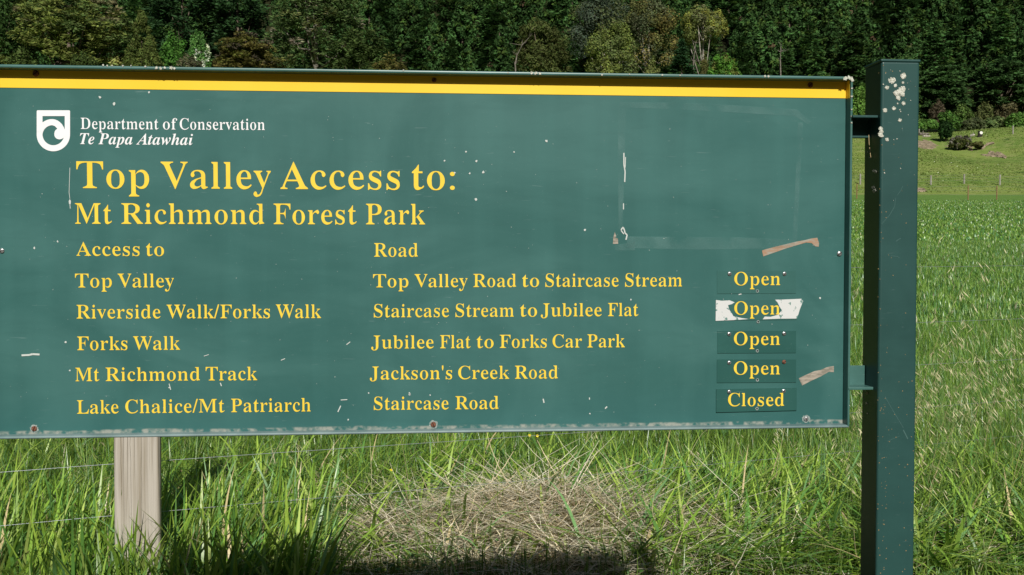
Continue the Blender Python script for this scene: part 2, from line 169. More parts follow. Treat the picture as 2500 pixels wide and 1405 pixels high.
GLYPHS = r'''{"rA":[650,[[8,0,8,31,13,32,57,59,58,68,73,111,307,693,313,693,555,121,574,84,632,33,639,32,639,0,362,0,362,29,376,30,403,38,444,73,443,68,425,128,397,197,154,197,117,105,113,88,109,48,106,59,125,40,152,30,184,27,169,27,169,0],[169,239,381,239,273,501]]],"rC":[697,[[382,-16,333,-13,288,-3,246,13,208,36,175,64,146,94,121,127,99,164,82,204,70,247,62,292,60,340,62,388,70,432,82,474,99,514,121,550,147,584,176,615,209,643,248,666,291,681,337,690,386,693,460,684,547,655,584,646,601,648,599,647,617,673,624,693,640,693,640,459,625,459,607,503,589,545,568,585,535,612,499,630,466,646,432,657,395,660,340,651,281,616,230,550,216,522,198,438,193,337,199,242,218,163,234,131,285,75,347,44,414,35,474,43,533,67,589,105,628,148,657,121,630,87,589,50,544,21,494,0,440,-12]]],"rD":[738,[[51,0,51,29,69,32,120,58,127,71,131,110,131,558,126,604,118,620,64,648,43,651,43,678,330,678,388,676,440,668,488,654,529,633,564,608,594,580,619,548,639,514,655,476,667,435,674,389,676,339,667,240,636,151,587,84,506,30,449,11,340,0],[331,36,377,41,420,56,471,93,486,105,506,132,520,165,531,203,538,245,542,291,543,341,537,437,519,516,507,541,452,604,390,637,332,645,301,641,255,614,253,609,250,574,250,106,253,72,255,67,300,40]]],"rF":[602,[[44,0,44,30,67,34,122,68,128,79,132,124,132,559,127,602,121,614,64,645,42,649,42,678,585,678,585,476,562,476,549,532,517,600,519,597,469,624,409,638,342,642,298,640,280,633,252,606,250,595,250,368,283,368,314,370,342,372,369,379,387,397,398,421,408,448,417,479,423,516,429,516,429,176,424,176,418,217,409,251,399,279,369,325,369,322,342,329,313,331,281,333,250,333,250,119,253,85,253,86,274,56,312,35,342,29,361,27,361,0]]],"rJ":[492,[[162,-97,117,-93,79,-75,64,-60,38,-33,22,-1,16,34,21,66,37,91,60,106,68,107,74,106,97,92,112,70,117,41,114,19,108,6,102,-8,107,-30,125,-52,138,-58,156,-60,188,-54,224,-22,240,24,241,31,241,547,239,585,236,598,229,608,182,641,155,648,139,650,139,678,447,678,447,650,435,649,412,642,365,607,365,607,359,547,359,133,354,66,335,5,305,-40,257,-75,228,-88]]],"rL":[635,[[44,0,44,29,67,32,122,63,128,75,132,119,132,565,128,603,120,617,66,647,45,650,45,678,351,678,351,651,310,646,278,629,251,593,253,600,250,565,250,122,255,70,253,74,296,47,348,41,414,46,469,57,534,90,554,115,582,167,609,230,634,230,596,0]]],"rM":[944,[[42,0,42,29,64,32,119,61,102,31,112,118,122,569,131,601,132,594,112,623,79,644,43,649,43,678,254,678,462,187,669,678,898,678,898,649,878,645,822,612,818,604,813,564,813,127,815,88,818,76,823,65,866,35,897,29,897,0,610,0,610,30,644,37,687,67,694,78,696,88,698,123,696,640,429,0,423,0,157,629,157,119,166,34,154,55,207,30,231,28,231,0]]],"rO":[782,[[388,-16,317,-9,252,13,196,50,150,96,113,148,85,206,68,270,62,339,68,408,85,471,113,529,150,582,197,629,254,666,321,687,395,694,466,687,531,665,587,629,632,584,669,532,698,474,715,409,721,339,715,270,698,206,669,148,632,95,585,49,528,12,461,-9],[394,18,446,27,500,60,551,130,564,156,581,239,586,339,585,391,580,438,573,482,563,521,547,555,526,584,494,617,464,638,426,655,387,660,335,651,282,618,230,549,217,522,200,439,195,339,196,288,201,240,208,197,219,157,235,123,256,95,288,62,318,40,355,23]]],"rP":[622,[[44,0,44,29,67,32,122,63,128,75,132,119,132,565,127,604,122,614,66,646,45,650,45,678,318,678,427,670,479,655,525,628,559,592,581,547,588,494,585,458,576,425,561,395,538,368,507,343,467,324,418,310,360,306,250,306,250,119,254,75,260,63,316,32,339,29,339,0],[250,342,300,342,334,344,363,351,397,366,428,392,431,389,447,416,454,450,456,490,450,558,442,576,408,613,375,633,351,640,322,642,297,639,257,618,252,607,250,594]]],"rR":[704,[[44,0,44,29,67,32,122,63,128,75,132,119,132,565,127,604,122,614,66,646,45,650,45,678,323,678,371,677,415,673,454,665,488,653,517,640,541,625,558,609,582,578,597,536,600,498,597,464,583,425,572,405,547,379,512,357,448,333,633,68,656,48,690,29,712,26,694,26,694,0,525,0,321,316,250,316,250,119,254,75,260,63,316,32,339,29,339,0],[250,348,303,348,340,348,372,351,402,359,410,363,443,399,462,426,470,460,473,501,467,554,450,588,388,633,334,642,301,639,255,615,253,609,250,575]]],"rS":[581,[[70,-16,70,235,93,235,107,184,121,139,135,98,161,69,192,51,222,35,256,25,293,22,320,24,344,30,365,40,383,53,399,69,413,86,424,108,431,134,427,172,416,192,378,227,340,247,247,293,174,338,126,386,113,411,103,436,97,464,94,494,102,573,118,614,146,649,174,670,220,688,275,694,342,687,420,667,434,663,455,660,459,661,462,663,473,680,477,694,499,694,499,475,480,475,463,528,443,577,410,615,370,639,330,656,289,662,243,655,207,634,175,591,167,549,173,516,183,501,230,466,277,443,373,398,425,368,463,337,488,305,503,273,511,238,514,198,505,124,482,73,448,33,410,9,357,-8,286,-15,236,-12,187,1,147,15,121,20,108,18,106,17,91,-16]]],"rT":[630,[[158,0,158,28,183,31,239,61,248,77,253,119,253,645,222,645,185,642,151,634,121,622,92,605,73,578,60,547,49,512,43,473,17,473,17,678,610,678,610,472,586,472,576,525,548,591,542,599,508,622,452,640,400,645,371,645,371,119,376,74,384,59,440,31,467,28,467,0]]],"rV":[637,[[337,-19,83,575,72,594,12,643,0,647,0,678,293,678,293,652,274,651,248,644,205,608,206,610,221,557,375,187,518,562,533,632,536,619,509,643,483,650,466,651,466,678,637,678,637,650,630,649,592,627,585,614,569,570,342,-19]]],"rW":[910,[[275,-16,66,592,49,622,44,622,4,648,-2,649,-2,678,248,678,248,651,242,650,219,642,186,603,188,611,200,550,321,199,460,555,444,601,449,588,404,637,375,648,362,650,362,678,633,678,633,651,624,650,601,643,562,605,564,613,575,569,696,216,805,550,820,618,819,625,806,639,780,649,770,650,770,678,908,678,908,646,902,644,848,593,862,605,856,565,664,-16,658,-16,481,488,283,-16]]],"ra":[512,[[379,-12,367,-11,342,2,326,23,315,66,263,24,224,6,184,-5,147,-10,117,-6,81,17,59,51,51,94,55,126,67,154,77,169,99,195,178,242,317,290,317,360,315,371,294,411,255,435,220,440,192,438,171,432,156,419,146,387,153,374,158,364,162,344,157,320,143,301,121,288,116,287,108,289,87,303,74,323,70,352,76,385,94,415,109,430,143,454,188,470,241,474,290,471,331,460,362,444,371,435,390,413,407,378,413,349,415,312,415,92,417,68,426,57,453,51,462,55,478,29,461,21,434,7,408,-7],[225,50,259,61,283,69,317,94,317,259,243,234,199,202,158,135,156,119,158,92,162,81,188,58]]],"rb":[537,[[85,-17,85,579,83,617,82,619,39,649,33,650,33,678,185,678,185,394,232,441,261,459,294,470,329,473,360,468,400,448,436,414,469,357,483,306,488,247,482,180,464,120,421,48,398,24,374,6,347,-6,318,-13,286,-15,253,-11,220,-1,188,17,152,46,70,-17],[272,21,296,24,319,35,346,62,368,104,378,139,386,238,380,321,370,355,353,382,330,402,302,414,274,417,252,413,189,378,194,383,185,360,185,101,188,111,223,41,243,26]]],"rc":[437,[[232,-14,197,-8,153,13,109,53,73,109,56,163,50,223,56,287,84,365,122,418,162,450,198,467,260,475,294,472,323,463,347,450,365,435,379,418,388,401,393,384,395,366,391,345,376,321,356,308,352,307,347,308,325,323,313,345,310,374,311,388,309,405,307,401,287,431,270,440,252,442,215,432,173,384,159,353,147,279,149,226,156,179,170,138,190,104,216,80,227,76,263,61,304,57,330,60,356,70,380,85,396,100,417,82,398,58,369,32,338,11,305,-3,270,-11]]],"rd":[551,[[212,-14,177,-9,139,12,103,48,70,107,55,159,50,219,55,287,71,346,107,411,144,447,183,468,220,473,250,470,281,460,308,442,353,395,353,599,353,598,326,636,294,650,283,651,283,678,454,678,454,111,457,77,455,83,497,49,505,47,505,16,437,11,353,-6,353,87,309,26,280,3,248,-10],[255,42,278,47,301,62,352,122,353,113,353,360,345,383,349,379,285,414,259,418,233,414,207,402,186,381,169,350,160,315,154,228,159,143,167,108,183,79,203,58,229,46]]],"re":[448,[[229,-14,195,-8,149,14,107,52,72,110,56,167,50,234,56,296,72,350,115,418,152,452,186,467,234,474,275,470,311,459,341,439,364,411,382,380,394,344,399,304,400,257,400,247,153,247,157,188,170,138,182,115,205,90,246,69,294,62,325,67,353,79,378,100,393,117,416,96,398,70,370,40,338,16,304,0,268,-10],[152,286,318,286,316,320,308,376,301,391,281,425,269,435,256,440,240,442,210,433,173,387,162,366,153,304]]],"rf":[318,[[43,0,43,29,59,33,92,62,96,71,99,108,99,412,45,412,45,462,99,462,99,525,101,560,108,589,119,615,135,638,157,659,185,676,219,688,259,692,288,688,338,663,361,639,369,625,373,610,375,594,371,567,361,551,335,533,331,533,331,533,309,545,295,564,292,584,293,599,301,620,304,630,303,628,288,656,268,660,243,655,212,623,207,618,200,582,199,462,282,462,282,412,199,412,199,96,201,76,216,47,258,28,276,26,276,0]]],"rh":[567,[[48,0,48,27,52,28,89,53,98,70,99,82,99,595,97,618,97,618,53,650,49,651,49,678,199,678,199,373,250,431,284,454,321,467,362,472,381,470,413,456,439,434,457,403,468,360,471,314,471,82,473,63,475,57,517,28,520,28,520,0,322,0,322,24,308,24,326,28,369,64,369,64,371,82,371,324,368,362,364,375,344,396,304,404,279,401,258,391,232,379,199,350,199,82,201,58,201,59,244,28,247,28,247,0]]],"ri":[295,[[150,543,142,544,118,561,101,585,96,614,101,644,118,668,142,685,150,686,158,685,183,668,199,644,204,614,199,585,182,561,158,544],[48,0,48,28,52,29,90,52,98,69,99,82,99,376,97,406,97,406,55,433,51,434,52,462,200,462,200,82,202,56,201,60,244,29,247,28,247,0]]],"rk":[534,[[47,0,47,28,52,29,91,53,98,68,99,82,99,593,96,625,97,620,56,649,51,650,52,678,199,678,199,209,344,364,357,393,373,448,387,404,350,431,334,436,311,437,327,437,327,462,493,462,493,434,486,433,459,423,432,410,407,389,319,300,509,46,535,31,539,30,539,0,335,0,335,24,323,24,337,25,348,30,381,69,377,47,361,82,246,241,199,200,199,82,201,59,201,59,244,29,247,28,247,0]]],"rl":[297,[[48,0,48,28,52,29,90,52,98,69,99,82,99,593,96,624,98,618,56,650,51,651,51,678,200,678,200,82,202,56,201,60,244,29,247,28,247,0]]],"rm":[825,[[48,0,48,27,52,28,89,53,98,70,99,82,99,378,97,404,98,400,53,434,49,434,49,462,197,462,197,369,248,429,281,453,314,466,353,471,378,469,414,453,440,426,463,372,508,426,538,449,576,465,622,471,640,470,672,456,697,434,715,403,726,360,729,314,729,82,731,58,731,59,774,28,777,28,777,0,583,0,583,28,586,28,628,60,629,62,631,82,631,324,628,362,625,375,604,396,564,404,541,401,520,391,495,381,462,353,462,82,464,57,462,62,507,28,509,28,509,0,318,0,318,28,321,28,363,60,364,62,366,82,366,324,363,361,359,374,339,396,299,404,274,401,254,391,229,379,197,350,197,82,199,57,197,63,241,29,243,28,243,0]]],"rn":[567,[[48,0,48,27,52,28,89,53,98,70,99,82,99,378,97,404,98,400,53,434,49,434,49,462,199,462,199,374,250,431,279,452,321,467,362,472,381,470,413,456,439,434,457,403,468,360,471,314,471,82,473,63,475,57,517,28,520,28,520,0,322,0,322,24,308,24,326,28,369,64,369,64,371,82,371,324,368,362,364,375,344,396,304,404,279,401,258,391,232,379,199,350,199,82,201,58,201,59,244,28,247,28,247,0]]],"ro":[501,[[251,-15,193,-8,159,7,118,43,78,101,55,168,49,229,55,292,78,359,117,417,160,452,194,467,250,474,306,467,340,452,382,418,421,361,445,293,451,229,445,166,421,97,382,41,341,7,308,-8],[251,17,270,20,287,27,308,47,317,56,331,81,342,119,348,229,340,341,330,372,306,414,285,435,270,442,251,445,231,442,214,434,194,414,170,370,161,340,153,230,159,120,171,81,185,56,194,47,215,27,231,20]]],"rp":[553,[[47,-207,47,-181,46,-181,60,-174,103,-127,96,-150,99,-96,99,363,96,404,97,400,55,433,50,434,50,462,192,462,192,360,238,428,268,454,301,469,339,474,375,468,413,448,448,412,481,352,495,299,500,238,495,173,480,115,446,50,411,13,372,-8,334,-14,303,-11,272,1,244,20,199,72,199,-87,204,-137,207,-144,249,-175,273,-179,273,-207],[291,42,318,46,344,58,365,79,381,108,391,144,397,230,392,313,384,349,370,378,350,398,324,411,296,414,274,410,254,398,229,383,199,350,199,102,219,66,207,82,269,46]]],"rr":[428,[[48,0,48,28,52,29,90,52,98,69,99,82,99,376,97,406,96,407,55,433,51,434,52,462,196,462,196,344,251,413,286,439,334,468,350,471,363,469,389,452,405,428,410,396,406,370,393,349,373,336,366,334,367,334,350,344,319,382,319,379,284,388,261,380,207,323,206,327,201,287,201,82,202,79,225,42,258,28,273,27,273,0]]],"rs":[429,[[225,-15,181,-9,129,9,96,16,94,15,76,-13,56,-13,56,157,79,157,104,86,127,56,148,42,167,31,188,24,209,22,242,26,269,41,290,70,296,100,292,120,285,133,263,152,237,165,164,202,121,231,102,252,83,288,76,329,77,355,81,380,88,404,101,428,120,449,146,464,176,472,210,475,247,471,296,458,307,455,329,452,326,451,343,475,361,475,361,330,340,330,315,391,302,406,259,434,222,441,194,437,171,424,151,397,146,369,149,351,154,343,184,321,213,306,280,273,321,245,339,226,356,189,364,141,365,109,362,81,352,54,336,30,315,10,289,-4,259,-12]]],"rt":[340,[[184,-12,157,-9,135,0,134,3,119,16,100,53,93,107,93,415,51,415,51,446,139,542,169,591,192,631,206,631,206,462,288,462,288,415,194,415,194,121,197,91,200,82,213,68,247,60,267,63,282,73,295,89,304,105,328,92,305,49,292,36,210,-7]]],"ru":[558,[[195,-13,164,-9,139,3,135,8,118,26,102,56,95,80,91,110,89,145,89,370,86,403,88,396,43,433,38,434,38,462,190,462,190,109,193,88,197,80,227,59,261,53,285,56,305,64,329,73,361,99,361,370,358,401,358,403,312,434,303,435,303,462,461,462,461,103,464,76,464,75,509,49,515,48,515,17,446,13,361,-5,361,83,312,29,277,6,237,-8]]],"rv":[456,[[233,-15,75,377,70,385,18,432,17,432,17,462,223,462,223,438,232,438,215,436,202,431,167,392,171,411,174,394,264,155,351,376,362,416,363,412,345,430,328,436,324,436,324,462,433,462,433,431,430,430,414,415,387,362,238,-15]]],"rw":[647,[[203,-15,40,401,37,401,-2,432,5,430,5,462,185,462,185,432,177,430,145,390,149,411,152,391,159,370,237,162,326,379,315,402,304,418,270,436,271,436,271,462,460,462,460,434,463,435,450,430,415,393,419,411,420,398,423,385,488,181,569,381,578,417,578,418,566,430,551,434,551,462,642,462,642,434,645,435,608,402,599,390,432,-15,451,-15,334,343,187,-15]]],"ry":[447,[[83,-206,64,-203,34,-185,14,-156,8,-126,12,-107,28,-79,48,-64,55,-63,56,-63,75,-74,89,-95,93,-114,93,-120,92,-125,97,-138,127,-148,147,-138,170,-110,193,-66,218,24,72,381,46,415,32,423,12,435,16,434,14,462,220,462,220,434,202,431,168,398,170,409,173,392,179,375,266,149,343,359,352,387,356,425,358,416,342,431,323,434,323,462,425,462,425,432,427,432,413,418,377,365,232,-32,216,-97,193,-143,168,-174,161,-180,111,-201]]],"r:":[250,[[175,50,168,78,148,98,120,105,93,98,72,78,65,50,72,23,92,2,120,-5,148,2,168,22],[175,400,168,428,148,448,120,455,93,448,72,428,65,400,72,373,92,352,120,345,148,352,168,372]]],"r/":[281,[[11,-9,75,-9,271,691,207,691]]],"r'":[188,[[77,462,111,462,132,600,129,716,59,716,56,600]]],"iT":[600,[[69,0,69,26,102,30,129,41,153,65,163,88,309,636,289,636,260,634,232,627,205,615,177,599,152,578,131,553,111,525,95,492,70,492,107,671,650,671,621,479,594,479,588,527,576,566,559,595,534,616,500,631,463,635,452,635,305,95,301,68,304,54,321,37,343,29,372,26,372,0]]],"iP":[609,[[-46,0,-46,23,-22,25,1,31,21,44,39,67,62,126,175,548,181,575,183,601,180,616,163,634,141,642,113,646,113,671,386,671,454,666,510,653,550,632,581,602,600,563,606,515,604,489,598,463,587,439,573,416,529,372,476,343,403,326,291,320,251,320,198,123,189,70,192,54,209,36,231,27,259,24,259,0],[296,354,335,357,369,366,398,381,422,402,442,429,457,461,465,498,468,540,463,578,445,611,414,631,375,637,355,634,337,623,321,585,261,356,281,355]]],"iA":[625,[[-97,0,-97,26,-79,28,-58,37,-38,50,-19,71,481,687,505,687,482,132,482,118,488,79,503,53,538,32,574,26,574,0,269,0,269,26,289,29,309,35,327,47,341,64,352,90,357,129,359,209,144,209,73,120,49,84,39,54,40,51,57,37,78,29,102,26,102,0],[177,250,361,250,372,493]]],"ie":[401,[[130,-14,99,-11,71,-2,47,11,26,30,9,53,-3,80,-10,111,-12,146,-6,200,12,254,39,307,75,356,117,399,163,432,212,454,262,461,306,455,340,436,362,407,369,369,365,340,354,312,335,285,307,259,284,242,258,227,228,214,195,203,158,193,113,184,107,132,112,100,125,75,150,59,182,53,209,59,237,75,264,103,290,140,318,122,294,82,266,47,236,21,203,1,168,-10],[122,217,170,233,209,255,242,283,268,316,284,352,289,386,287,402,279,417,268,425,255,428,238,425,222,415,205,398,186,375,151,310]]],"ip":[491,[[-113,-207,-113,-180,-93,-177,-75,-169,-57,-151,-52,-143,-41,-106,74,339,81,375,78,388,66,401,28,406,28,432,127,447,212,460,180,355,223,404,262,435,305,455,339,460,362,458,381,451,398,441,412,428,432,389,439,334,434,274,416,214,389,155,354,101,313,54,268,17,219,-6,170,-14,134,-8,99,10,69,-101,62,-146,65,-157,80,-172,124,-180,124,-207],[152,22,177,28,201,45,225,72,248,105,286,184,312,266,322,333,319,357,311,374,298,386,279,390,254,385,231,370,208,347,186,312,168,267,151,213,125,117,112,54,114,41,119,34,136,24]]],"ia":[500,[[78,-13,56,-10,36,-3,19,8,5,21,-17,59,-24,109,-19,162,-4,218,19,273,49,326,85,372,126,410,157,433,188,448,217,458,246,461,273,457,295,445,310,424,320,391,338,451,439,451,356,162,342,110,336,85,340,67,354,60,369,64,385,78,404,99,423,128,445,114,421,77,395,44,369,20,343,3,315,-9,293,-12,270,-9,249,4,239,22,235,51,237,77,245,118,204,57,171,23,121,-5],[138,61,161,67,184,83,206,109,228,140,265,218,289,300,299,369,298,379,285,406,273,415,256,418,233,412,209,393,185,364,161,327,120,238,100,172,93,120,96,95,103,77,117,65]]],"it":[275,[[44,-13,19,-9,-2,4,-15,27,-19,58,-18,77,-13,103,70,407,23,407,23,444,54,456,87,473,119,496,148,524,174,556,200,592,240,592,198,447,277,447,266,407,185,407,111,154,101,115,97,82,100,68,114,61,146,81,190,139,213,124,172,65,137,28,86,-5]]],"iw":[625,[[71,-15,73,37,71,229,60,340,52,372,45,387,25,405,8,408,2,407,1,433,142,460,149,454,158,431,165,394,172,343,177,277,182,185,345,461,362,461,393,125,451,194,487,249,508,292,515,320,509,342,494,359,477,380,471,404,475,426,487,446,507,459,526,462,548,458,567,444,579,422,583,393,578,354,561,306,531,250,488,187,431,117,364,38,320,-13,296,-14,269,277,97,-13]]],"ih":[532,[[312,-13,287,-9,266,5,254,28,250,63,261,124,292,227,326,329,335,368,331,382,314,388,285,381,256,360,226,324,193,276,171,237,152,195,134,150,118,103,104,53,91,0,-24,0,125,556,135,594,138,614,136,624,126,637,109,642,87,644,75,644,75,671,164,680,275,699,166,286,225,368,275,420,299,437,324,449,350,458,376,461,405,456,429,442,442,419,447,384,440,333,417,254,369,113,365,98,363,84,366,70,381,64,411,85,454,144,476,131,450,88,422,51,394,24,366,4,336,-10]]],"ib":[480,[[114,-14,82,-11,51,-4,24,7,3,20,-8,32,-13,47,-8,76,126,557,139,615,137,625,127,638,110,643,88,645,76,645,76,672,171,682,277,699,187,373,223,415,256,440,293,456,325,461,348,458,368,451,386,440,401,425,413,406,422,384,428,358,429,329,424,276,409,221,384,167,351,116,312,71,267,34,231,13,194,-2,155,-11],[136,22,163,27,189,43,214,66,238,96,278,171,306,254,316,332,313,357,303,375,288,388,266,392,247,389,230,380,212,367,196,348,168,289,141,207,111,104,101,50,102,42,111,29,122,24]]],"ii":[289,[[196,554,174,558,153,572,139,593,134,619,139,645,153,666,174,680,196,684,217,680,239,666,253,645,258,619,253,593,239,572,217,558],[73,-11,47,-7,24,8,10,31,5,61,10,95,18,129,69,313,79,352,83,380,81,386,70,398,56,404,38,406,33,406,32,431,133,445,220,460,130,128,121,81,125,69,141,63,170,81,210,132,230,118,206,80,180,47,153,22,126,4,96,-8]]]}'''
# ------------------------------------------------------------------ ground
def graded(lim, n, p): t=np.linspace(-1,1,n); return np.sign(t)*np.abs(t)**p*lim
gx=graded(700,260,2.2); gy=np.concatenate([-np.geomspace(600,4,40), np.arange(-3.5,4,.5), np.arange(4,14,.2), 14*np.exp(np.linspace(.03,math.log(700/14),210))])
GX,GY=np.meshgrid(gx,gy); GZ=ground_z(GX,GY)
nx,ny=len(gx),len(gy); idx=np.arange(nx*ny).reshape(ny,nx)
F=np.stack([idx[:-1,:-1],idx[:-1,1:],idx[1:,1:],idx[1:,:-1]],-1).reshape(-1,4)
def ground_hook(n,L,tc,mp,out):
    sp=n.nodes.new('ShaderNodeSeparateXYZ'); L(tc.outputs['Object'],sp.inputs[0]); y=sp.outputs[1]
    v=tc.outputs['Object']
    near=mixn(n,L,noise(n,L,v,6,.35,.65,8),(.045,.05,.018),(.13,.105,.05))
    pas=mixn(n,L,noise(n,L,v,1.2,.3,.7,9),(.12,.23,.05),(.17,.28,.07))
    pas=mixn(n,L,noise(n,L,v,14,.42,.75,8),pas,(.08,.16,.03))
    hil=mixn(n,L,noise(n,L,v,.11,.35,.65,9),(.20,.27,.06),(.12,.20,.04))
    hil=mixn(n,L,noise(n,L,v,.9,.45,.75,9),hil,(.26,.29,.10))
    hil=mixn(n,L,noise(n,L,v,.35,.62,.74,9),hil,(.07,.13,.03))
    dk=mixn(n,L,noise(n,L,v,.2,.3,.7,9),(.012,.02,.008),(.03,.028,.012))
    c=mixn(n,L,ramp(n,L,y,7.5,11),near,pas)
    c=mixn(n,L,ramp(n,L,mul(n,L,y,mul(n,L,noise(n,L,v,.12,0,1,5),3),'ADD'),111.5,112.5),c,hil)
    c=mixn(n,L,ramp(n,L,y,199,205),c,dk)
    ax=mul(n,L,sp.outputs[0],0,'ABSOLUTE'); c=mixn(n,L,ramp(n,L,ax,135,155),c,dk); c=mixn(n,L,ramp(n,L,y,-55,-62),c,dk)  # dark forest tone over the added, unseen hills at the sides and rear
    return c
M_ground=M('pasture_ground',(.1,.1,.1),rough=.95,spec=.05,hook=ground_hook,bump=.05,bscale=9)
g=mesh('ground',np.stack([GX,GY,GZ],-1).reshape(-1,3),F,M_ground,smooth=True); tag(g,kind='structure',label='pasture rising from the verge to the forested hill')

# bare slips of pale earth on the hummock
M_earth=M('bare_earth',(.36,.29,.2),rough=.95,spec=.05,col2=(.2,.165,.1),scale=.9,bump=.5,bscale=1.4)
def row_to_y(px,py,lo=112,hi=204):
    ys=np.linspace(lo,hi,400); xs=(px-1250)/2500*ys; zz=ground_z(xs,ys); rows=702.5-2500*np.tan(np.arctan((zz-EYE)/ys)+THETA)
    i=np.argmin(np.abs(rows-py)); return ys[i]
def slip_px(pts):
    ys=[row_to_y(*p) for p in pts]; P=[((p[0]-1250)/2500*y,y) for p,y in zip(pts,ys)]
    G=np.random.default_rng(int(pts[0][0])); cx=np.mean([p[0] for p in P]); cy=np.mean([p[1] for p in P])
    Q=[]
    for i in range(len(P)):
        p,q=P[i],P[(i+1)%len(P)]
        for t in (0,1/3,2/3): Q.append((p[0]+(q[0]-p[0])*t+G.normal(0,.2),p[1]+(q[1]-p[1])*t+G.normal(0,.5)))
    V=[];F=[];K=5;N=len(Q)
    for k in range(K+1):
        for (x,y) in Q:
            f=k/K; xx,yy=cx+(x-cx)*f,cy+(y-cy)*f; V.append((xx,yy,float(ground_z(xx,yy))+(.10 if k<K else -.2)+G.normal(0,.04)))
    for k in range(K):
        for i in range(N):
            j=(i+1)%N; F.append((k*N+i,k*N+j,(k+1)*N+j,(k+1)*N+i))
    tag(mesh('bare_bank',V,F,M_earth,smooth=False),kind='structure')
slip_px([(2225,358),(2232,345),(2252,340),(2272,345),(2292,357),(2280,364),(2250,366)])
slip_px([(2300,356),(2312,354),(2314,360),(2304,361)])
slip_px([(2384,366),(2398,354),(2418,346),(2422,350),(2402,362),(2392,370)])
slip_px([(2392,380),(2408,366),(2418,374),(2440,370),(2455,378),(2462,390),(2440,386),(2420,384),(2400,384)])
slip_px([(2362,358),(2372,356),(2370,370),(2362,368)])
slip_px([(2225,462),(2256,463),(2256,468),(2225,469)])

# ------------------------------------------------------------------ the sign
SIGN_O=Vector((0.9307,2.594,0.0))
U=Vector((math.cos(SIGN_ROT),math.sin(SIGN_ROT),0)); W=Vector((-math.sin(SIGN_ROT),math.cos(SIGN_ROT),0))
def P(px,py,b):          # (a, z) on the sign's plane b metres behind the front of the post
    d=ray(px,py); o=Vector((0,0,EYE))-SIGN_O
    t=(b-o.dot(W))/d.dot(W); q=o+d*t; return q.dot(U),q.z
BF=0.029; BB=0.060       # front of the frame lip, face of the board
sign=empty('information_sign',SIGN_O,SIGN_ROT)
tag(sign,'wide green park information sign with yellow lettering on square green posts','sign')
def paint_hook(c1,c2,streak=.25,grime=True,zb=0,aR=0):
    def f(n,L,tc,mp,out):
        v=tc.outputs['Object']
        c=mixn(n,L,noise(n,L,v,1.9,.36,.64,6,(1,1,1.6),2.2),c1,c2)
        c=mixn(n,L,mul(n,L,noise(n,L,v,5,.45,.8,6,(3,1,.25)),streak),c,tuple(x*1.45 for x in c2))
        c=mixn(n,L,mul(n,L,noise(n,L,v,9,.5,.8,8,(.5,1,2.5),2),.18),c,tuple(x*.7 for x in c1))
        fl=noise(n,L,v,420,.745,.765,2)
        c=mixn(n,L,mul(n,L,fl,.5),c,(.3,.42,.4))
        sc=noise(n,L,v,30,.70,.74,3,(.6,1,7),.6)
        c=mixn(n,L,mul(n,L,sc,.12),c,(.4,.5,.5))
        if grime:
            sp=n.nodes.new('ShaderNodeSeparateXYZ'); L(v,sp.inputs[0])
            h=mul(n,L,mul(n,L,sp.outputs[2],-zb,'ADD'),mul(n,L,noise(n,L,v,9,.2,.8,6,(1,1,1)),-.007),'ADD')
            k=ramp(n,L,h,.002,-.002)
            k=mul(n,L,k,noise(n,L,v,60,.40,.62,5))
            c=mixn(n,L,k,c,(.42,.4,.34))
            h2=ramp(n,L,sp.outputs[2],zb+.11,zb)
            c=mixn(n,L,mul(n,L,h2,.35),c,(.03,.12,.12))
        return c
    return f
zt=(P(0,156,BF)[1]+P(2081,188,BF)[1])/2; zb=(P(0,1069,BF)[1]+P(2075,1049,BF)[1])/2
aR=(P(2081,300,BF)[0]+P(2076,950,BF)[0])/2; aL=P(-34,620,BF)[0]
GREEN1=(.034,.116,.106); GREEN2=(.050,.145,.133)
M_board=M('board_green_paint',GREEN1,rough=.34,spec=.35,hook=paint_hook(GREEN1,GREEN2,.2,True,zb+.011),bump=.0006,bscale=2.5)
M_post=M('post_green_paint',(.035,.105,.088),rough=.42,spec=.35,hook=paint_hook((.018,.062,.056),(.023,.074,.067),.15,False))
M_rail=M('rail_green_paint',(.05,.13,.115),rough=.35,spec=.4,hook=paint_hook((.045,.12,.10),(.065,.16,.145),.3,False))
M_railb=M('rail_faded_paint',(.12,.2,.2),rough=.4,spec=.45,hook=paint_hook((.12,.19,.19),(.2,.27,.27),.6,False))
M_yellow=M('yellow_vinyl',(.88,.555,.025),rough=.45,spec=.3,col2=(.88,.59,.04),scale=4)
M_letter=M('yellow_lettering_vinyl',(.86,.62,.06),rough=.5,spec=.25,col2=(.80,.57,.05),scale=30)
M_white=M('white_vinyl',(.82,.82,.83),rough=.5,spec=.25,col2=(.72,.74,.76),scale=60,fac=(.6,.8))
M_plate=M('plate_green_paint',(.028,.115,.092),rough=.32,spec=.35,hook=paint_hook((.024,.092,.080),(.030,.108,.094),.1,False))
M_plate2=M('plate_faded_paint',(.06,.16,.14),rough=.32,spec=.35,hook=paint_hook((.037,.118,.105),(.043,.13,.117),.1,False))
M_steel=M('zinc_screw',(.5,.5,.5),rough=.35,spec=.5,metal=.7,col2=(.3,.3,.3),scale=300)
M_rust=M('rusty_screw',(.14,.05,.03),rough=.9,spec=.1,col2=(.25,.12,.08),scale=400)
M_slot=M('screw_slot_dark',(.015,.012,.01),rough=.9)
M_stick=M('torn_white_sticker',(.62,.63,.62),rough=.6,spec=.2,col2=(.12,.24,.21),scale=70,detail=7,fac=(.60,.64))
M_halo=M('chalky_stain',(.35,.38,.36),rough=.8,col2=(.12,.2,.18),scale=220)
M_tape=M('old_tape_residue',(.38,.33,.27),rough=.8,col2=(.22,.2,.16),scale=90,stretch=(.6,1,2),fac=(.4,.6))
